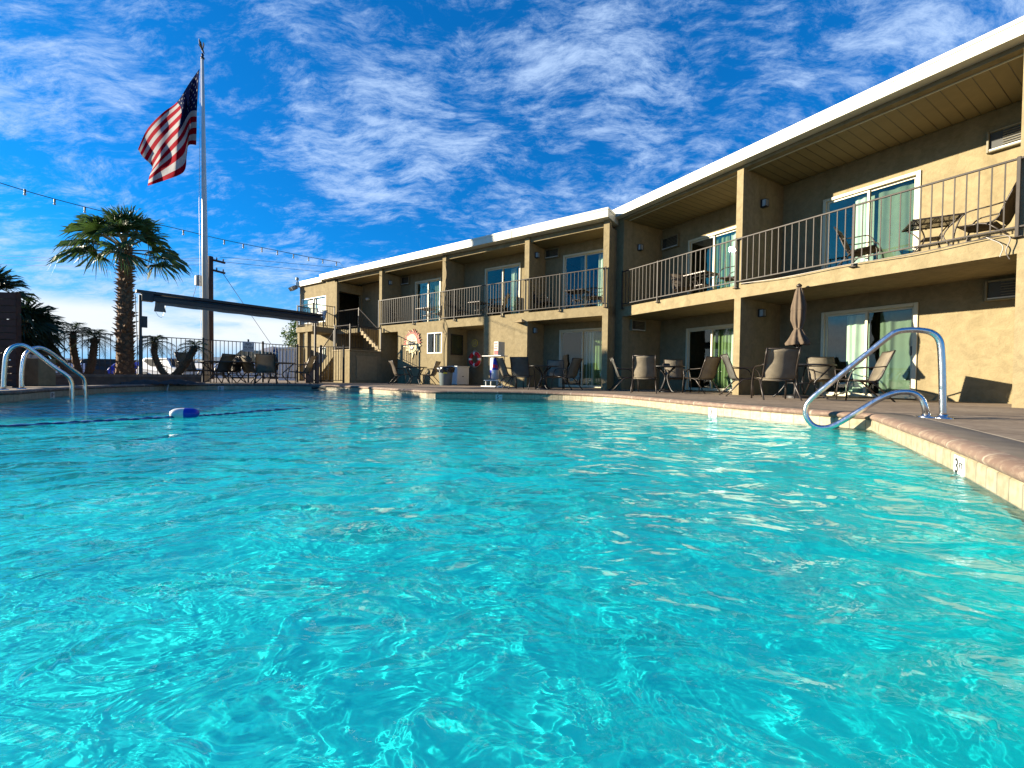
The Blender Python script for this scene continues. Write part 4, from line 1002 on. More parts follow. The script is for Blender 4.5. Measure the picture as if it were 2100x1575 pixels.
fence_run(f1, f2, 1, 'metal_fence', 'short black fence panel in front of the white shed', zb=.22, h=1.63)
fence_run(f2, f3, 1, 'metal_fence', 'black fence panel stepping back towards the outside stair', zb=.12, h=1.60)
fence_run(f3, (-7.5, 18.4), 1, 'picket_gate', 'black picket gate in front of the lower stair flight', zb=.12, h=1.62)
# sign on the fence
P = onplane(509, 711, Vector((f0.x, f0.y, 0)), Vector((-(f1-f0).y, (f1-f0).x, 0)).normalized()); fr_ = math.atan2((f1-f0).y, (f1-f0).x)
e = empty('warning_sign', P-Vector((0, 0, 0)), fr_-.1); tag(e, 'white NO GLASS sign fixed to the black picket fence', 'sign')
b = MB(); b.box(-.2, .2, -.07, -.055, -.2, .2); b.build('plate', M_white, e)
Mx = Matrix.Rotation(R(90), 4, 'X'); 
text_mesh('NO', .13, M_ink, e, 'lettering', Matrix.Translation((0, -.073, .09)) @ Mx); text_mesh('GLASS', .115, M_ink, e, 'lettering', Matrix.Translation((0, -.073, -.04)) @ Mx)
b = MB(); b.box(-.16, .16, -.075, -.071, -.14, -.125); b.build('underline', M_ink, e)
b = MB(); b.box(-.03, .03, -.05, .0, -1.6, .3); b.build('sign_post', M_black, e)
# awning: roll on two posts
p0 = atz(288, 787.2); p1 = atY(646, 784.4, 16.9); p1.z = 0; hA = 2.70
d = (p1-p0); d.z = 0; La = d.length; rz = math.atan2(d.y, d.x)
e = empty('awning', p0, rz); tag(e, 'long dark roll-up awning carried on two thin posts above the far deck', 'awning')
for nm, x in (('support_post', 0), ('support_post', La)):
    b = MB(); b.box(x-.035, x+.035, -.035, .035, 0, hA+.05 if x == 0 else 2.6); b.box(x-.14, x+.14, -.14, .14, 0, .02); b.build(nm, M_rail if x else M_black, e)
z0A, z1A = hA+.05, 2.70
def abox(b, x0, x1, y0, y1, za, zb, m):
    s = (z1A-z0A)/La
    vs = []
    for x in (x0, x1):
        for y in (y0, y1):
            for z in (za, zb): vs.append((x, y, z+z0A+s*x))
    b.add(vs, [(0, 1, 3, 2), (4, 6, 7, 5), (0, 4, 5, 1), (2, 3, 7, 6), (0, 2, 6, 4), (1, 5, 7, 3)])
b = MB(); abox(b, -.1, La+.25, -.12, .14, .06, .14, 0); b.build('roof_plate', M_black, e)
b = MB(); b.tube([(-.02+.3, .02, z0A-.03), (La+.2, .02, z1A-.03)], .11, 14); b.build('fabric_roll', M_awn, e, smooth=True)
b = MB(); abox(b, .3, La+.1, -.16, -.12, -.17, -.02, 0); b.tube([(.3, -.14, z0A-.02), (La+.1, -.14, z1A-.02)], .035, 8); b.build('front_bar', M_black, e)
b = MB(); vs = []; fs = []; n = 90
for i in range(n+1):
    x = .45+(La-.4)*i/n; s = z0A+(z1A-z0A)*x/La; vs += [(x, -.14, s-.06), (x, -.15+.008*math.sin(i*.9), s-.27+.006*math.sin(i*.35))]
for i in range(n): fs.append((2*i, 2*i+1, 2*i+3, 2*i+2))
b.add(vs, fs); b.build('valance', M_awnl, e, smooth=True)
b = MB(); b.box(.02, .3, -.12, .12, z0A-.18, z0A+.05); b.build('end_bracket', M_black, e); b = MB(); b.box(La-.1, La+.28, -.1, .1, z1A-.12, z1A+.02); b.build('end_bracket', M_black, e)
b = MB(); vs = [(.34, -.13, z0A-.1), (.52, -.13, z0A-.1), (.60, -.13, z0A-.48), (.30, -.13, z0A-.48), (.33, -.1, z0A-.3)]; b.add(vs, [(0, 4, 3, 2, 1)]); o = b.build('hanging_cloth', M_awnl, e); o.modifiers.new('s', 'SOLIDIFY').thickness = .02
b = MB(); b.tube(bez([(.34, -.12, z0A-.48), (.42, -.12, z0A-.62), (.52, -.12, z0A-.6), (.62, -.1, z0A-.1)], 8), .006, 5); b.tube([(-.12, 0, z0A), (-.06, 0, .9)], .012, 6); b.build('cord', M_grey, e)
b = MB(); b.box(.04, .16, -.05, .05, 1.75, 2.1); b.build('control_box', M_black, e)
# brown bin by the awning post
P = atY(640, 784, 17.6); e = empty('litter_bin', (P.x, P.y, 0), .5); tag(e, 'square brown litter bin with a dark opening behind the awning post', 'litter bin')
b = MB(); b.box(-.26, .26, -.26, .26, 0, .82); o = b.build('body', M_brickw, e); bevel(o, .01); b = MB(); b.box(-.14, .14, -.27, -.261, .58, .72); b.build('opening', M_dark, e); b = MB(); b.box(-.28, .28, -.28, .28, .82, .87); o = b.build('lid', M_brickw, e)
# dark gear pile on the deck by the post
P = atz(315, 788.5); e = empty('folded_tarp', (P.x+.0, P.y+.25, 0), rz); tag(e, 'dark crumpled tarp lying on the deck at the foot of the planter', 'tarp')
b = MB(); vs = []; fs = []; nx, ny = 30, 10
for i in range(nx+1):
    for j in range(ny+1):
        u, v = i/nx, j/ny; vs.append(((u-.45)*2.0, (v-.5)*.4, .16*math.sin(math.pi*v)*(.3+.7*abs(math.sin(u*7))*math.sin(math.pi*u))+.02*math.sin(u*60+v*9)+.01))
for i in range(nx):
    for j in range(ny): a = i*(ny+1)+j; fs.append((a, a+ny+1, a+ny+2, a+1))
b.add(vs, fs); b.build('cloth', M_awn, e, smooth=True)
# dark basking of pool tube bent over coping
e = empty('overflow_hose', atz(345, 788)); tag(e, 'thin pale hose end hanging over the far pool edge', 'hose'); b = MB(); b.tube(bez([(-.5, .3, .03), (-.1, .1, .04), (.05, -.05, .0), (.06, -.1, -.12), (.06, -.12, -.2)], 6), .018, 6); b.build('tube', M_white, e)
e = empty('skimmer_mouth', (0, 0, 0)); P = atz(577, 797, -.1); bi = min(range(NP), key=lambda i: (Vector(PP[i])-P.xy).length); n2 = nrm[bi]; t2_ = Vector((-n2.y, n2.x))
e.location = (PP[bi][0], PP[bi][1], 0); e.rotation_euler = (0, 0, math.atan2(t2_.y, t2_.x)); b = MB(); b.box(-.3, .3, -.02, .02, -.16, -.075); b.build('slot', M_dark, e); b = MB(); b.box(-.33, .33, -.03, .03, -.075, -.062); b.build('lip', M_grey, e); tag(e, 'dark skimmer slot in the far pool wall below the awning tables', 'skimmer')
# ------------------------------------------------------------------ palms
def fan_leaf(b, bp, o, yaw, pitch, Lp, Rb, rnd, nseg=34, droop=.5, spread=105, sag=.0):
    """bp: petiole builder, b: blade builder. o: origin"""
    d = Vector((math.cos(yaw)*math.cos(pitch), math.sin(yaw)*math.cos(pitch), math.sin(pitch)))
    side = Vector((-math.sin(yaw), math.cos(yaw), 0)); upv = d.cross(side)*-1
    if upv.z < 0: upv = -upv
    hub = o+d*Lp+Vector((0, 0, -sag*Lp*Lp*.12))
    mid = o+d*Lp*.5+Vector((0, 0, .02))
    bp.tube(bez([o, mid, hub], 3), [.03]*3+[.022]*3+[.014], 5)
    tw = rnd.uniform(-.8, .8); s2 = (side*math.cos(tw)+upv*math.sin(tw)); u2 = (upv*math.cos(tw)-side*math.sin(tw))
    vs = []; fs = []
    if rnd.random() < .5: spread *= .8
    for k in range(nseg):
        a = R(-spread+2*spread*(k+.5)/nseg); da = R(spread/nseg)*1.02
        Lk = Rb*(.72+.28*math.cos(a*.8))*rnd.uniform(.85, 1.12)
        def pt(r, aa, lift=0):
            q = hub+(d*math.cos(aa)+s2*math.sin(aa))*r+u2*(lift+.18*r*abs(math.sin(aa)))
            q.z -= droop*(r/Rb)**2.6*Rb*(.55+.5*rnd.random() if r > .7*Rb else .35)
            return q
        n = len(vs); jm = .34*Rb; tipa = a+rnd.uniform(-.06, .06)
        vs += [hub, pt(jm*.5, a-da), pt(jm*.5, a, .02), pt(jm*.5, a+da), pt(jm, a-da), pt(jm, a, .03), pt(jm, a+da), pt(Lk*.8, tipa-da*.42), pt(Lk*.8, tipa+da*.42), pt(Lk*1.04, tipa+rnd.uniform(-.04, .04))]
        fs += [(n, n+1, n+2), (n, n+2, n+3), (n+1, n+4, n+5, n+2), (n+2, n+5, n+6, n+3), (n+4, n+7, n+8, n+5), (n+5, n+8, n+6), (n+7, n+9, n+8)]
    b.add(vs, fs)
def fan_palm(name, base, h, r0, r1, nl, Rb, Lp, label, seed, lean=(0, 0), boots=True, cat='palm tree', group=None, mat=None, pr=(-40, 80), trunk=True, yawc=None):
    rnd = random.Random(seed); e = empty(name, base); tag(e, label, cat, group)
    top = Vector((lean[0], lean[1], h))
    if trunk:
        b = MB(); P_ = bez([(0, 0, -.05), (lean[0]*.2, lean[1]*.2, h*.4), (lean[0]*.6, lean[1]*.6, h*.75), top], 8); rr = [r0+(r1-r0)*min(1, (i/(len(P_)-1))**.55) for i in range(len(P_))]
        b.tube(P_, rr, 18); b.cur = 1
        n = int(h*70) if boots else 0
        for i in range(n):
            u = (i+.5)/n; k = u*(len(P_)-1); i0 = int(k); p = P_[i0].lerp(P_[min(i0+1, len(P_)-1)], k-i0); r_ = (r0+(r1-r0)*u**.55)
            a = i*2.399+rnd.uniform(-.25, .25); w_ = rnd.uniform(.045, .075); ln = rnd.uniform(.05, .17)*(1.2 if u > .25 else .6)
            c_, s_ = math.cos(a), math.sin(a); rad = Vector((c_, s_, 0)); tg = Vector((-s_, c_, 0)); B = p+rad*(r_-.01)
            tip = B+rad*ln+Vector((0, 0, rnd.uniform(.0, .11)))+tg*rnd.uniform(-.02, .02)
            b.add([B-tg*w_+Vector((0, 0, .03)), B+tg*w_+Vector((0, 0, .03)), B+tg*w_*.7-Vector((0, 0, .06)), B-tg*w_*.7-Vector((0, 0, .06)), tip+tg*.012, tip-tg*.012],
                  [(0, 1, 4, 5), (3, 5, 4, 2), (0, 5, 3), (1, 2, 4)])
        t = b.build('trunk', [M_bark, M_boot], e, auto=35)
    for i in range(nl):
        u = (i+.5)/nl; yaw = i*2.399+rnd.uniform(-.3, .3)
        if yawc is not None: yaw = yawc[0]+yawc[1]*(rnd.random()*2-1)
        pit = R(pr[1]+(pr[0]-pr[1])*u+rnd.uniform(-8, 8))
        lp = Lp*rnd.uniform(.85, 1.15)*(.75+.4*u); bb = MB(); bp = MB()
        fan_leaf(bb, bp, top+Vector((0, 0, .05-.25*u)), yaw, pit, lp, Rb*rnd.uniform(.85, 1.1), rnd, droop=.25+.5*u)
        f_ = bb.build('frond', mat or M_frond, e); bp.build('stalk', M_petiole, f_)
    return e
def feather_palm(name, base, path, nl, Lf, label, seed, group, r=.09, dens=26):
    rnd = random.Random(seed); e = empty(name, base); tag(e, label, 'palm tree', group)
    P_ = bez(path, 6); b = MB(); b.tube(P_, [r*(1.15-.3*i/len(P_))*(1+.08*math.sin(i*2.1)) for i in range(len(P_))], 10); top = P_[-1]; b.cur = 1
    for i in range(90):
        k = rnd.random()*(len(P_)-1); i0 = int(k); p = P_[i0]; a = rnd.random()*6.28; rad = Vector((math.cos(a), math.sin(a), 0)); b.add([p+rad*r*.9+Vector((0, 0, .03)), p+rad*r*.9-Vector((0, 0, .03)), p+rad*(r+.05)+Vector((0, 0, .03))], [(0, 1, 2)])
    b.build('trunk', [M_bark, M_boot], e, auto=35)
    for i in range(nl):
        yaw = i*2.399+rnd.uniform(-.3, .3); u = (i+.5)/nl; pit = R(75-95*u); L_ = Lf*rnd.uniform(.8, 1.1); n = dens; pts = []
        d = Vector((math.cos(yaw)*math.cos(pit), math.sin(yaw)*math.cos(pit), math.sin(pit))); sd = Vector((-math.sin(yaw), math.cos(yaw), 0))
        for k in range(9): s = k/8*L_; pts.append(top+d*s+Vector((0, 0, -.55*s*s/L_)))
        b = MB(); b.tube(pts, [.012-.009*k/8 for k in range(9)], 4)
        for k in range(n):
            s = .15+.85*k/n; kk = s*8; i0 = min(7, int(kk)); p = pts[i0].lerp(pts[i0+1], kk-i0); t_ = (pts[i0+1]-pts[i0]).normalized(); ll = L_*.32*math.sin(math.pi*(s*.85+.12))+.04
            for sg in (-1, 1):
                q = p+(sd*sg*.8+t_*.6+Vector((0, 0, .15-.5*rnd.random()))).normalized()*ll; q.z -= .06; w_ = t_*.008
                b.add([p-w_, p+w_, q], [(0, 1, 2)])
        b.build('frond', M_fronddk, e)
    return e
Pp = atY(257, 770, 13.7)
fan_palm('fan_palm', (Pp.x, Pp.y, .2), 4.28, .27, .11, 34, .82, .80, 'tall fan palm with shaggy brown trunk rising from the planter left of the awning', 4, pr=(-14, 88))
# big shaggy palms at the left edge
P = atY(10, 770, 11.2); fan_palm('fan_palm', (P.x-.4, P.y, .2), 2.2, .2, .18, 18, .72, .42, 'bushy green fan palm crown behind the plank screen', 8, boots=False, mat=M_fronddk, pr=(-20, 85))
P = atY(44, 770, 11.6); fan_palm('fan_palm', (P.x, P.y, .2), 1.5, .2, .17, 34, .66, .33, 'low dark shaggy fan palm beside the plank screen', 9, boots=False, mat=M_fronddk, pr=(-75, 60))
P = atY(100, 770, 12.0)
feather_palm('date_palm', (atY(150, 770, 12.3).x, 12.3, .2), [(0, 0, 0), (-.35, 0, .4), (-.75, 0, 1.0), (-.85, 0, 1.45)], 12, .9, 'leaning dark date palm trunk next to the shaggy fan palm', 12, None, .12)
GP = 'small date palms in the planter'
Pv = atY(166, 770, 12.8)
feather_palm('date_palm', (Pv.x-.04, Pv.y, .2), [(0, 0, 0), (-.1, 0, .4), (-.2, 0, .95), (-.2, 0, 1.35)], 16, .8, 'slender date palm trunk bending left between handrails and tall palm', 21, GP, .08)
feather_palm('date_palm', (Pv.x+.08, Pv.y+.1, .2), [(0, 0, 0), (.15, 0, .4), (.22, 0, .9), (.26, 0, 1.2)], 14, .75, 'date palm trunk leaning right, just left of the tall palm', 22, GP, .09)
Pv = atY(345, 770, 14.0)
feather_palm('date_palm', (Pv.x-.05, Pv.y, .2), [(0, 0, 0), (-.25, 0, .35), (-.42, 0, .8), (-.42, 0, 1.18)], 16, .62, 'date palm with pale upright crown leaning left under the awning', 23, GP, .085)
feather_palm('date_palm', (Pv.x+.1, Pv.y+.1, .2), [(0, 0, 0), (.35, 0, .4), (.6, 0, .8), (.72, 0, 1.05)], 12, .6, 'thick date palm trunk leaning right towards the flagpole', 24, GP, .11)
# bare shrub
P = atY(368, 770, 15.6); e = empty('bare_shrub', (P.x, P.y, 0)); tag(e, 'leafless twiggy shrub behind the fence under the awning', 'shrub'); b = MB(); rnd = random.Random(3)
def twig(b, p, d, L_, r, k):
    q = p+d*L_; b.tube([p, (p+q)/2+Vector((rnd.uniform(-.02, .02), 0, .01)), q], [r, r*.8, r*.55], 4)
    if k > 0:
        for _ in range(3): twig(b, q, (d+Vector((rnd.uniform(-.6, .6), rnd.uniform(-.6, .6), rnd.uniform(-.1, .35)))).normalized(), L_*.72, r*.55, k-1)
for _ in range(5): twig(b, Vector((0, 0, 0)), Vector((rnd.uniform(-.5, .5), rnd.uniform(-.5, .5), 1)).normalized(), .55, .018, 3)
b.build('twig', M_drystem, e)
# plank screen and stucco box
P = atY(33, 780, 8.9); e = empty('plank_screen', (P.x, P.y, 0), R(9)); tag(e, 'dark reddish horizontal plank screen at the far left edge', 'wooden screen')
b = MB()
for i in range(14): b.box(-2.5, 0, 0, .03, .02+i*.145, .15+i*.145)
b.build('board', M_wood, e); b = MB(); b.box(-.1, 0, .03, .12, 0, 2.05); b.box(-2.5, -2.4, .03, .12, 0, 2.05); b.build('screen_post', M_wood, e)
P = atY(71, 785, 9.9); e = empty('stucco_pedestal', (P.x, P.y, 0), R(10)); tag(e, 'squat stucco pedestal with small boxes on top beside the ladder rails', 'pedestal')
b = MB(); b.box(-.22, .24, -.2, .25, 0, .66); o = b.build('body', M_stucco, e); bevel(o, .01); b = MB(); b.box(-.18, -.06, -.05, .05, .66, .76); b.box(.0, .14, -.05, .08, .66, .74); b.build('meter_box', M_white, e); b = MB(); b.box(-.23, .25, .0, .26, .74, .80); b.build('lid', M_black, e)
# ------------------------------------------------------------------ flagpole and flag
YP = 16.7; base = atY(423, 783, YP); topP = atY(415.5, 121, YP); HP = topP.z
pb = Vector((base.x, YP, 0)); e = empty('flagpole', pb); tag(e, 'tall white tapered flagpole with an eagle on top behind the fence', 'flagpole')
b = MB(); b.tube([(0, 0, 0), ((topP.x-base.x)*.5, 0, HP*.5), (topP.x-base.x, 0, HP)], [.125, .095, .042], 20); b.build('shaft', M_polew, e, smooth=True)
b = MB(); b.lathe([(.06, 0), (.07, .05), (.03, .1), (.05, .16), (.03, .22)], (topP.x-base.x, 0, HP), 12); b.build('truck_cap', M_bronze, e, smooth=True)
# eagle: body, wings raised, tail
t0 = Vector((topP.x-base.x, 0, HP+.2)); ESC = .55; b = MB(); b.tube([t0+Vector(v)*ESC for v in ((.14, 0, .02), (.05, 0, .12), (0, 0, .25), (-.04, 0, .36), (-.1, 0, .42), (-.16, 0, .40))], [.01, .028, .042, .034, .022, .006], 10)
b.add([t0+Vector(v)*ESC for v in ((.03, -.02, .3), (.1, -.25, .62), (.02, -.4, .80), (-.03, -.3, .5), (-.04, -.03, .2), (.03, .02, .3), (.1, .05, .70), (-.02, .1, .92), (-.05, .08, .55), (-.04, .03, .2))], [(0, 1, 2, 3, 4), (5, 9, 8, 7, 6)])
b.add([t0+Vector(v)*ESC for v in ((-.1, 0, .38), (-.2, 0, .62), (-.32, 0, .72), (-.22, 0, .52), (-.06, 0, .3))], [(0, 1, 2, 3, 4)])
o = b.build('eagle_finial', M_bronze, e); o.modifiers.new('s', 'SOLIDIFY').thickness = .015
b = MB(); b.tube([(-.17, -.05, 1.0), ((topP.x-base.x)-.1, -.05, HP*.55), ((topP.x-base.x)-.06, -.02, HP)], .008, 5); b.build('halyard', M_white, e)
ctl = { # v : list of (u, px, py, depth)
 0.0: [(0, 409, 141, 0), (.18, 388, 171, .05), (.4, 363, 209, .25), (.6, 334, 231, .35), (.8, 302, 265, .3), (1, 283, 306, .1)],
 .27: [(0, 406.5, 184, 0), (.18, 388, 198, .25), (.4, 372, 226, -.1), (.6, 342, 256, .1), (.8, 314, 287, .1), (1, 293, 322, .1)],
 .54: [(0, 404, 227, 0), (.12, 389, 231, .3), (.4, 369, 266, -.3), (.6, 349, 288, -.25), (.8, 329, 314, -.15), (1, 312, 342, 0)],
 .77: [(0, 403.5, 262, 0), (.12, 389, 266, .3), (.34, 377, 295, -.35), (.6, 354, 320, -.35), (.8, 326, 343, -.2), (1, 306, 362, 0)],
 1.0: [(0, 402.5, 297.5, 0), (.12, 387, 298, .25), (.24, 383, 318, -.1), (.36, 377, 352, -.4), (.68, 340, 369, -.4), (1, 303, 381, -.1)]}
vsK = sorted(ctl)
def lerp_row(row, u):
    for i in range(len(row)-1):
        if row[i][0] <= u <= row[i+1][0]:
            a, c = row[i], row[i+1]; p = row[i-1] if i else a; q_ = row[i+2] if i+2 < len(row) else c; t = (u-a[0])/(c[0]-a[0])
            return [ (.5*((2*a[k])+(c[k]-p[k])*t+(2*p[k]-5*a[k]+4*c[k]-q_[k])*t*t+(-p[k]+3*a[k]-3*c[k]+q_[k])*t**3)) for k in (1, 2, 3)]
    return list(row[-1][1:])
def flagpt(u, v):
    rows = [lerp_row(ctl[k], u) for k in vsK]
    for i in range(len(vsK)-1):
        if vsK[i] <= v <= vsK[i+1]+1e-9:
            a, c = rows[i], rows[i+1]; p = rows[i-1] if i else a; q_ = rows[i+2] if i+2 < len(rows) else c; t = (v-vsK[i])/(vsK[i+1]-vsK[i])
            r_ = [(.5*((2*a[k])+(c[k]-p[k])*t+(2*p[k]-5*a[k]+4*c[k]-q_[k])*t*t+(-p[k]+3*a[k]-3*c[k]+q_[k])*t**3)) for k in range(3)]; break
    dpt = r_[2]+.10*math.sin(u*17-v*5)*min(1, u*4)+.05*math.sin(u*31+v*9)*u
    return atY(r_[0], r_[1], YP+dpt)
fb = pb
e = empty('flag', flagpt(0, 0)); fo = flagpt(0, 0); tag(e, 'red white and blue striped flag with stars hanging from the pole', 'flag')
def flag_grid(name, m_, u0, u1, v0, v1, nu, nv):
    b = MB(); vs = [flagpt(u0+(u1-u0)*i/nu, v0+(v1-v0)*j/nv)-fo for i in range(nu+1) for j in range(nv+1)]
    b.add(vs, [(i*(nv+1)+j, (i+1)*(nv+1)+j, (i+1)*(nv+1)+j+1, i*(nv+1)+j+1) for i in range(nu) for j in range(nv)]); return b.build(name, m_, e, smooth=True)
for k in range(13):
    u0 = .4 if k < 7 else 0
    flag_grid('red_stripe' if k % 2 == 0 else 'white_stripe', M_flagred if k % 2 == 0 else M_flagwhite, u0, 1, k/13, (k+1)/13, 60, 3)
flag_grid('canton', M_flagblue, 0, .4, 0, 7/13, 30, 18)
b = MB()
for r_ in range(9):
    for c_ in range(6 if r_ % 2 == 0 else 5):
        u = (.4/12)*(1+2*c_+(0 if r_ % 2 == 0 else 1)); v = (7/13)/10*(r_+1)
        vs = []
        for k in range(10):
            a = math.pi/2+k*math.pi/5; q_ = (.021 if k % 2 == 0 else .0085); p = flagpt(min(.399, max(0, u+q_*.62*math.cos(a))), max(0, v-q_*math.sin(a)))-fo; vs.append(p+Vector((0, -.012, 0)))
        cpt = flagpt(u, v)-fo+Vector((0, -.012, 0)); n = len(b.v); b.add([cpt]+vs, [(0, 1+k, 1+(k+1) % 10) for k in range(10)])
b.build('star_field', M_flagwhite, e)
# ------------------------------------------------------------------ string lights, utility pole
E_ = lw(-14.0, -.27, 5.75); E1 = atY(697, 538, 20.6); F_ = atY(0, 375, 13.0); G_ = F_+(F_-E1)*.12; G_.z = F_.z+.22
def cat_(u): 
    p = G_.lerp(E1, u); return p
line = [G_]; 
ctlp = [G_, F_, atY(112, 408, 14.1), atY(250, 443, 15.55), atY(376, 472, 16.9), atY(460, 492, 17.9), atY(569, 514, 19.1), atY(633, 527, 19.9), E1]
line = bez(ctlp, 8); e = empty('string_lights', E1); tag(e, 'string of clear bulbs sagging from the roof edge past the tall palm', 'string lights')
b = MB(); b.tube([p-E1 for p in line], .013, 5); b.build('cable', M_wire, e); b = MB(); b.tube([Vector((0, 0, 0)), E_-E1], .006, 4); b.build('tie_wire', M_wire, e)
for (x, y, Y) in [(51, 388, 13.45), (112, 408, 14.1), (174, 425, 14.75), (376, 472, 16.9), (421, 483, 17.45), (460, 492, 17.9), (499, 500, 18.35), (537, 508, 18.75), (569, 514, 19.1), (602, 521, 19.5), (633, 527, 19.9), (662, 532, 20.2), (690, 537, 20.5)]:
    p = atY(x, y, Y)-E1; b = MB(); b.lathe([(.0, .01), (.025, 0), (.025, -.11), (.018, -.12)], p, 8); s_ = b.build('bulb_socket', M_wire, e)
    b = MB(); b.lathe([(.018, -.12), (.034, -.155), (.034, -.185), (0, -.21)], p, 10); b.build('bulb', M_frost, s_, smooth=True)
YU = 24.5; P = atY(431.5, 778, YU); T = atY(431, 526, YU); e = empty('utility_pole', (P.x, P.y, 0)); tag(e, 'brown wooden utility pole with crossarms and transformer behind the flagpole', 'utility pole')
hU = T.z; b = MB(); b.tube([(0, 0, 0), (0, 0, hU)], [.17, .13], 12); b.build('pole', M_utility, e, smooth=True)
for z, L_, off_ in ((hU-.25, 1.0, .35), (hU-.85, .9, .35)):
    b = MB(); Mx = Matrix.Translation((off_, 0, z)) @ Matrix.Rotation(R(-8), 4, 'Z') @ Matrix.Rotation(R(14), 4, 'Y'); b.box(-.55, .55, -.06, .06, -.06, .06, Mx); o = b.build('crossarm', M_utility, e)
    for x in (-.4, 0, .45): b = MB(); c_ = Mx @ Vector((x, 0, .06)); b.lathe([(.02, 0), (.05, .04), (.03, .08), (.045, .11), (0, .16)], c_, 8); b.build('insulator', M_grey, o)
b = MB(); b.lathe([(0, 0), (.2, .02), (.2, .55), (.1, .62), (0, .63)], (-.6, -.1, hU-1.75), 16); b.box(-.42, -.1, -.12, -.04, hU-1.5, hU-1.3); b.build('transformer', M_grey, e, auto=40)
b = MB()
for (x0, y0, Y0, x1, y1, Y1) in ((456, 536, YU, -60, 521, 40), (440, 530, YU, -60, 531, 40), (426, 543, YU, -60, 541, 40), (458, 537, YU, 760, 566, 34), (450, 527, YU, 800, 556, 34), (408, 566, YU, 396, 610, YU), (458, 562, YU, 556, 706, 25.0)):
    p, q = atY(x0, y0, Y0), atY(x1, y1, Y1); m_ = (p+q)/2-Vector((0, 0, .004*(p-q).length)); o_ = Vector((P.x, P.y, 0)); b.tube([p-o_, m_-o_, q-o_], .010 if Y1 > 30 else .013, 4)
b.build('wire', M_wire, e)
# ------------------------------------------------------------------ beyond the fence
def bx_thing(name, label, cat, x0, x1, y0, Y, m_, dep=2.5, zb=0, roofm=None, group=None):
    a, c = atY(x0, y0, Y), atY(x1, y0, Y); e = empty(name, (a.x, Y, 0)); tag(e, label, cat, group); b = MB(); h = a.z
    b.box(0, c.x-a.x, 0, dep, 0, h); b.build('wall', m_, e); return e, c.x-a.x, h
e, w, h = bx_thing('white_shed', 'tall white metal shed with vertical door seams behind the fence', 'shed', 571, 614, 716, 23, M_truck)
b = MB()
for i in range(1, 5): b.box(w*i/5-.015, w*i/5+.015, -.02, 0, .1, h-.1)
b.build('door_seam', M_grey, e); b = MB(); b.box(-.05, w+.05, -.08, 2.6, h, h+.1); b.build('roof', M_white, e)
e, w, h = bx_thing('low_building', 'low grey flat building behind the twin date palms', 'building', 118, 226, 738, 38, M_shed, 6); b = MB(); b.box(-.2, w+.2, -.2, 6.2, h, h+.15); b.build('roof', M_white, e)
b = MB()
for i in range(3): b.box(w*(.2+.25*i), w*(.2+.25*i)+.9, -.03, 0, .8, 1.5)
b.build('window', M_dark, e)
e, w, h = bx_thing('travel_trailer', 'white travel trailer at the left beyond the plank screen', 'trailer', 34, 110, 742, 30, M_truck, 2.2); b = MB(); b.box(.5, 1.1, -.02, 0, .9, 1.3); b.box(1.7, 2.2, -.02, 0, .9, 1.3); b.build('window', M_dark, e); b = MB(); b.box(0, w, -.015, 0, .5, .56); b.build('stripe', M_red, e)
def gable(name, label, x0, x1, yt, Y, m_, cat='tent', cap=.45):
    a, c = atY(x0, yt, Y), atY(x1, yt, Y); w = c.x-a.x; h = a.z; e = empty(name, (a.x, Y, 0)); tag(e, label, cat)
    b = MB(); hb = h*cap; n = 12; pr_ = [(0, 0)]+[(w*(.5-.5*math.cos(math.pi*i/n)), hb+(h-hb)*math.sin(math.pi*i/n)) for i in range(n+1)]+[(w, 0)]; k = len(pr_)
    b.add([(x, 0, z) for x, z in pr_]+[(x, 4, z) for x, z in pr_], [tuple(range(k))[::-1], tuple(range(k, 2*k))]+[(i, (i+1) % k, (i+1) % k+k, i+k) for i in range(k)]); b.build('shell', m_, e)
    b = MB(); b.box(w*.4, w*.6, -.02, .0, 0, h*.6); b.build('door', M_grey, e)
gable('quonset_shed', 'rounded beige storage shed seen under the no glass sign', 478, 528, 716, 32, M_tan, 'shed'); gable('canvas_shelter', 'brown arched shelter behind the right scroll-leg table', 536, 572, 722, 34, M_bronze, 'shelter')
e, w, h = bx_thing('low_building', 'dark blue roofed low building beside the utility pole', 'building', 384, 476, 748, 36, M_shed, 5); b = MB(); b.add([(-.4, -.4, h), (w+.4, -.4, h), (w+.4, 5.4, h), (-.4, 5.4, h), (.2, 2.5, h+.8), (w-.2, 2.5, h+.8)], [(0, 1, 5, 4), (2, 3, 4, 5), (1, 2, 5), (3, 0, 4)]); b.build('roof', M_grey, e)
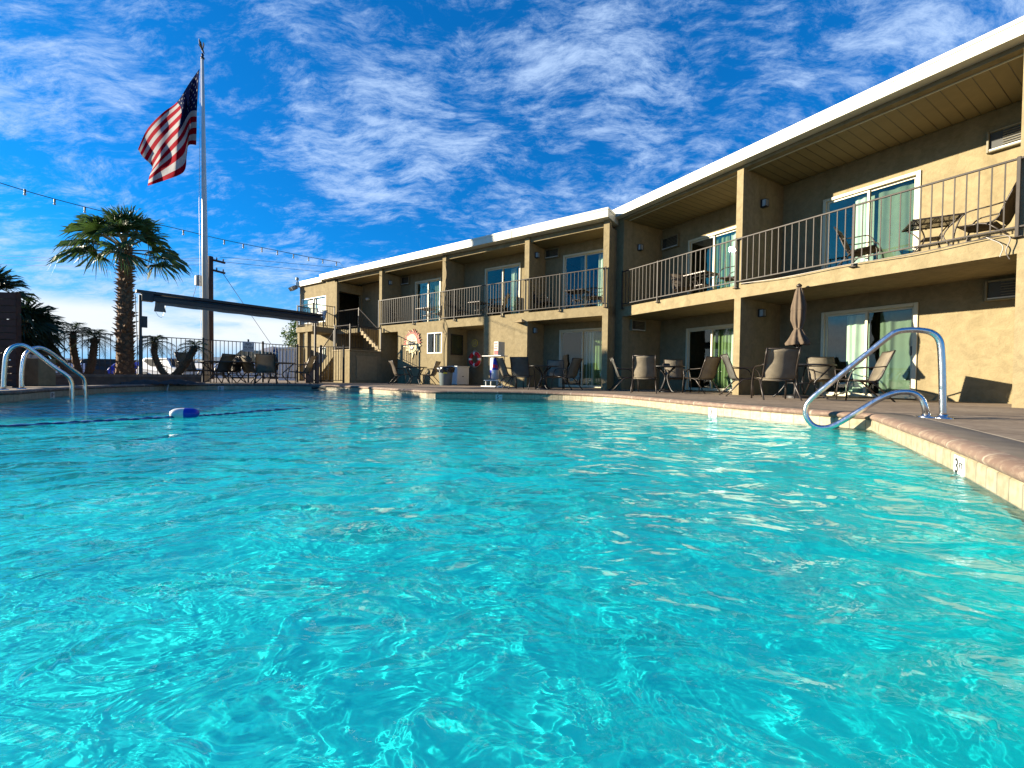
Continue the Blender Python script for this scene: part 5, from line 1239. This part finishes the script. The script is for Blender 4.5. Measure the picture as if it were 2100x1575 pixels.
def car(P, rz, m_, label, s=1.0, suv=True):
    e = empty('parked_car', P, rz); tag(e, label, 'car', 'vehicles parked beyond the fence'); e.scale = (s, s, s); hh = 1.75 if suv else 1.42
    pr_ = [(-2.25, .35), (-2.3, .8), (-2.1, 1.0), (-1.9, hh-.12), (-1.6, hh), (.5, hh), (1.1, 1.05), (2.1, .9), (2.3, .7), (2.28, .35)]
    b = MB(); k = len(pr_); ys = (-.88, -.75, .75, .88)
    vs = [];
    for y in (-.9, .9):
        vs += [(x, y*(1 if z < 1.1 else .82), z) for x, z in pr_]
    b.add(vs, [tuple(range(k)), tuple(range(2*k-1, k-1, -1))]+[(i, i+k, (i+1) % k+k, (i+1) % k) for i in range(k)]); o = b.build('body', m_, e); bevel(o, .06, 2)
    b = MB(); b.add([(-1.85, -.86, 1.08), (.95, -.86, 1.08), (.42, -.765, hh-.1), (-1.6, -.765, hh-.1)], [(0, 1, 2, 3)]); b.add([(.6, -.68, hh-.08), (.6, .68, hh-.08), (1.12, .8, 1.1), (1.12, -.8, 1.1)], [(0, 3, 2, 1)]); b.build('window', M_dark, e)
    for x in (-1.4, 1.4):
        for y in (-.9, .9): b = MB(); b.tube([(x, y-.1, .33), (x, y+.1, .33)], .33, 16); w_ = b.build('wheel', M_black, e); b = MB(); b.tube([(x, y-.11, .33), (x, y+.11, .33)], .18, 10); b.build('rim', M_silver, w_)
    for y in (-.6, .6): b = MB(); b.box(2.2, 2.33, y-.15, y+.15, .68, .82); b.build('headlight', M_frost, e)
    return e
for (x, Y, rz_, m_, lab, su) in ((300, 33, .1, M_blue, 'dark blue car parked behind the tall palm trunk', False), (352, 31, -.2, M_truck, 'white car parked between the leaning date palms', True), (398, 33, 3.0, M_truck, 'white car parked left of the flagpole', False), (232, 36, .4, M_black, 'black pickup-like car left of the tall palm', True), (510, 29, 0, M_silver, 'silver car behind the fence below the quonset shed', False)):
    q = atY(x, 770, Y); car((q.x, Y, -.25), rz_, m_, lab, .95, su)
# hills
def ridge(name, prof, D, depth, m_, seed, base=-1):
    rnd = random.Random(seed); b = MB(); n = 160; rows = 9; xs0, xs1 = prof[0][0], prof[-1][0]; vs = []
    from mathutils import noise
    for i in range(n+1):
        x = xs0+(xs1-xs0)*i/n
        for k in range(len(prof)-1):
            if prof[k][0] <= x <= prof[k+1][0]: y = prof[k][1]+(prof[k+1][1]-prof[k][1])*(x-prof[k][0])/(prof[k+1][0]-prof[k][0]); break
        c = atY(x, y, D); hgt = c.z-base
        for j in range(rows):
            v = j/(rows-1)*2-1; prf = (1-abs(v))**.9; w = noise.noise(Vector((x*.02, v*2.2, seed)))*.35+noise.noise(Vector((x*.07, v*6, seed+3)))*.2
            vs.append((c.x*(1+v*depth/D), D+v*depth, base+hgt*max(0, prf*(1+w*(1-prf)*2)+ (0 if j in (0, rows-1) else w*.08))))
    b.add(vs, [(i*rows+j, (i+1)*rows+j, (i+1)*rows+j+1, i*rows+j+1) for i in range(n) for j in range(rows-1)]); o = b.build(name, m_, smooth=True); tag(o, kind='structure')
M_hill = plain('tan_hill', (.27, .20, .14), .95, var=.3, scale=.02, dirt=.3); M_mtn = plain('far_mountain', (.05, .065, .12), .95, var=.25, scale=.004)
ridge('hills', [(-500, 742), (-100, 744), (0, 742), (60, 744), (130, 741), (200, 737), (260, 739), (330, 735), (350, 738), (400, 736), (440, 738), (520, 742), (640, 748), (760, 755)], 300, 120, M_hill, 2)
ridge('mountains', [(380, 748), (440, 736), (455, 731), (480, 732), (520, 722), (545, 713), (560, 710), (575, 714), (590, 712), (610, 708), (640, 706), (680, 710), (760, 720), (900, 740)], 1800, 500, M_mtn, 7)
# scrub
sb = MB(); rnd = random.Random(11)
for i in range(260):
    x = rnd.uniform(-80, 560); Y = rnd.uniform(45, 180); p = atY(x, 770, Y)
    for k in range(14):
        c = Vector((p.x+rnd.gauss(0, .5), Y+rnd.gauss(0, .5), rnd.uniform(-.5, .5))); a = [c+Vector((rnd.uniform(-.3, .3), rnd.uniform(-.3, .3), rnd.uniform(-.1, .4))) for _ in range(3)]; sb.add(a, [(0, 1, 2)])
o = sb.build('desert_scrub', M_fronddk); tag(o, 'scattered grey-green desert brush far beyond the fence', 'brush', kind='stuff')
# leafy tree behind the stair
P = atY(604, 770, 30); e = empty('leafy_tree', (P.x+.4, 30, 0)); tag(e, 'dark leafy tree peeking out left of the stair platform', 'tree'); b = MB(); b.tube([(0, 0, 0), (.1, 0, 2), (0, 0, 3.2)], [.2, .15, .08], 8); b.build('trunk', M_bark, e)
b = MB(); rnd = random.Random(5)
for i in range(1400):
    v = Vector((rnd.gauss(0, 1), rnd.gauss(0, 1), rnd.gauss(0, 1))).normalized()*(rnd.random()**.4)*1.3; c = Vector((v.x*.9, v.y, 3.0+v.z)); q_ = [c+Vector((rnd.uniform(-.14, .14), rnd.uniform(-.14, .14), rnd.uniform(-.14, .14))) for _ in range(3)]; b.add(q_, [(0, 1, 2)])
b.build('crown', M_frond, e)
# ------------------------------------------------------------------ camera, light, sky
cam = bpy.data.cameras.new('camera'); cam.sensor_fit = 'HORIZONTAL'; cam.sensor_width = 36; cam.lens = 36*F/2100; cam.clip_start = .02; cam.clip_end = 6000
co_ = bpy.data.objects.new('camera', cam); COL.objects.link(co_); co_.matrix_world = Matrix(((_rx.x, _up.x, -_f.x, 0), (_rx.y, _up.y, -_f.y, 0), (_rx.z, _up.z, -_f.z, EYE), (0, 0, 0, 1))); sc.camera = co_
EL = R(15.5); az = Vector((-.9998, .017, 0)).normalized(); to = Vector((az.x*math.cos(EL), az.y*math.cos(EL), math.sin(EL)))
sl = bpy.data.lights.new('sun', 'SUN'); sl.energy = 5.0; sl.angle = R(.5); sl.color = (1, .88, .68); so_ = bpy.data.objects.new('sun', sl); COL.objects.link(so_); so_.rotation_euler = to.to_track_quat('Z', 'Y').to_euler(); so_.location = (-20, 5, 20)
sl.cycles.is_caustics_light = True
w = bpy.data.worlds.new('World'); sc.world = w; w.use_nodes = True; nt = w.node_tree; nt.nodes.clear()
out = N(nt, 'ShaderNodeOutputWorld'); bg = N(nt, 'ShaderNodeBackground'); L(nt, bg.outputs[0], out.inputs[0]); bg.inputs[1].default_value = .05
sky = N(nt, 'ShaderNodeTexSky', sky_type='NISHITA'); sky.sun_disc = False; sky.sun_elevation = EL; sky.sun_rotation = R(271); sky.altitude = 200; sky.dust_density = .6; sky.ozone_density = 2.5
tc = N(nt, 'ShaderNodeTexCoord'); sx = N(nt, 'ShaderNodeSeparateXYZ'); L(nt, tc.outputs['Generated'], sx.inputs[0])
def mth(op, a, b_=None, c=None, clamp=False):
    n = N(nt, 'ShaderNodeMath', operation=op); n.use_clamp = clamp
    for i, v in enumerate((a, b_, c)):
        if v is None: continue
        if isinstance(v, (int, float)): n.inputs[i].default_value = v
        else: L(nt, v, n.inputs[i])
    return n.outputs[0]
zz = mth('MAXIMUM', sx.outputs[2], 0.0); den = mth('ADD', zz, .30)
cu = N(nt, 'ShaderNodeCombineXYZ'); L(nt, mth('DIVIDE', sx.outputs[0], den), cu.inputs[0]); L(nt, mth('DIVIDE', sx.outputs[1], den), cu.inputs[1])
def nz(scale, det, rough, dist, rot=0, stretch=(1, 1, 1), off_=(0, 0, 0), lac=2.0):
    mp = N(nt, 'ShaderNodeMapping'); mp.inputs['Rotation'].default_value = (0, 0, R(rot)); mp.inputs['Scale'].default_value = stretch; mp.inputs['Location'].default_value = off_
    L(nt, cu.outputs[0], mp.inputs['Vector']); n = N(nt, 'ShaderNodeTexNoise'); n.inputs['Scale'].default_value = scale; n.inputs['Detail'].default_value = det; n.inputs['Roughness'].default_value = rough; n.inputs['Distortion'].default_value = dist; n.inputs['Lacunarity'].default_value = lac
    L(nt, mp.outputs[0], n.inputs['Vector']); return n.outputs['Fac']
def ramp(v, p0, p1, c0=(0, 0, 0, 1), c1=(1, 1, 1, 1)):
    r = N(nt, 'ShaderNodeMapRange'); r.interpolation_type = 'SMOOTHSTEP'; r.inputs[1].default_value = p0; r.inputs[2].default_value = p1; L(nt, v, r.inputs[0]); return r.outputs[0]
wq = N(nt, 'ShaderNodeTexNoise'); wq.inputs['Scale'].default_value = 2.6; wq.inputs['Detail'].default_value = 3; L(nt, cu.outputs[0], wq.inputs['Vector'])
wv = N(nt, 'ShaderNodeVectorMath', operation='SUBTRACT'); L(nt, wq.outputs['Color'], wv.inputs[0]); wv.inputs[1].default_value = (.5, .5, .5)
ws = N(nt, 'ShaderNodeVectorMath', operation='SCALE'); L(nt, wv.outputs[0], ws.inputs[0]); ws.inputs['Scale'].default_value = .2
wa = N(nt, 'ShaderNodeVectorMath', operation='ADD'); L(nt, cu.outputs[0], wa.inputs[0]); L(nt, ws.outputs[0], wa.inputs[1]); cu = wa
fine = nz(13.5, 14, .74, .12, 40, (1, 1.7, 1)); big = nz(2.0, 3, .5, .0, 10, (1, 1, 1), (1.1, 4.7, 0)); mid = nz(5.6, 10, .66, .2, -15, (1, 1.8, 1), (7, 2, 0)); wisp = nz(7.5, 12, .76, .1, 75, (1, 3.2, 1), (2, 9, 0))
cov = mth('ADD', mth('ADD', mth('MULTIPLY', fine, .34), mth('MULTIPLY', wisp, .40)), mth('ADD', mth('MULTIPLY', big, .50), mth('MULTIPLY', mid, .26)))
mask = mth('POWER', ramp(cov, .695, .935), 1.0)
# low bright bank near the horizon on the left
at = mth('MULTIPLY', mth('MULTIPLY', ramp(sx.outputs[2], .015, .075), mth('SUBTRACT', 1.0, ramp(sx.outputs[2], .10, .135))), mth('SUBTRACT', 1.0, ramp(sx.outputs[0], -.50, -.35)))
bank = mth('MULTIPLY', at, ramp(nz(1.2, 8, .55, .2, 0, (1, 1, 1), (5, 5, 0)), .22, .42))
mk = mth('MULTIPLY', mask, ramp(sx.outputs[1], -.25, .12), clamp=True)  # clouds faded out in the unseen sky behind the camera, to weaken fill light
tint = N(nt, 'ShaderNodeMix', data_type='RGBA', blend_type='MULTIPLY'); tint.inputs[0].default_value = 1; L(nt, sky.outputs[0], tint.inputs[6]); tint.inputs[7].default_value = (.04, .70, 1.32, 1)
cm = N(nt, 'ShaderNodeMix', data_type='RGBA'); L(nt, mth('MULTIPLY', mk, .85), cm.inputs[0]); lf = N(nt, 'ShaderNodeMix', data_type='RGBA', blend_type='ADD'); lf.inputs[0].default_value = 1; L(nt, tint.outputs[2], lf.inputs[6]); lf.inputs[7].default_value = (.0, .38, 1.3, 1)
hz = N(nt, 'ShaderNodeMix', data_type='RGBA'); L(nt, mth('SUBTRACT', 1.0, ramp(sx.outputs[2], -.02, .26)), hz.inputs[0]); L(nt, lf.outputs[2], hz.inputs[6]); hz.inputs[7].default_value = (2.3, 5.0, 8.2, 1)
L(nt, hz.outputs[2], cm.inputs[6]); cm.inputs[7].default_value = (4.6, 6.2, 8.8, 1)
cb = N(nt, 'ShaderNodeMix', data_type='RGBA'); L(nt, mth('MULTIPLY', bank, .95), cb.inputs[0]); L(nt, cm.outputs[2], cb.inputs[6]); cb.inputs[7].default_value = (7.6, 8.0, 8.3, 1)
dim = N(nt, 'ShaderNodeMix', data_type='RGBA', blend_type='MULTIPLY'); dim.inputs[0].default_value = 1; L(nt, cb.outputs[2], dim.inputs[6]); dim.inputs[7].default_value = (.8, .8, .8, 1)
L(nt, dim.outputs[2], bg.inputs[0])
sc.view_settings.view_transform = 'Standard'; sc.view_settings.look = 'None'; sc.view_settings.exposure = 1.7; sc.view_settings.gamma = 1
sc.render.engine = 'CYCLES'; cy = sc.cycles; cy.use_denoising = True; cy.max_bounces = 10; cy.transmission_bounces = 8; cy.transparent_max_bounces = 12; cy.diffuse_bounces = 1; cy.glossy_bounces = 4
cy.caustics_reflective = False; cy.caustics_refractive = True; cy.sample_clamp_indirect = 6
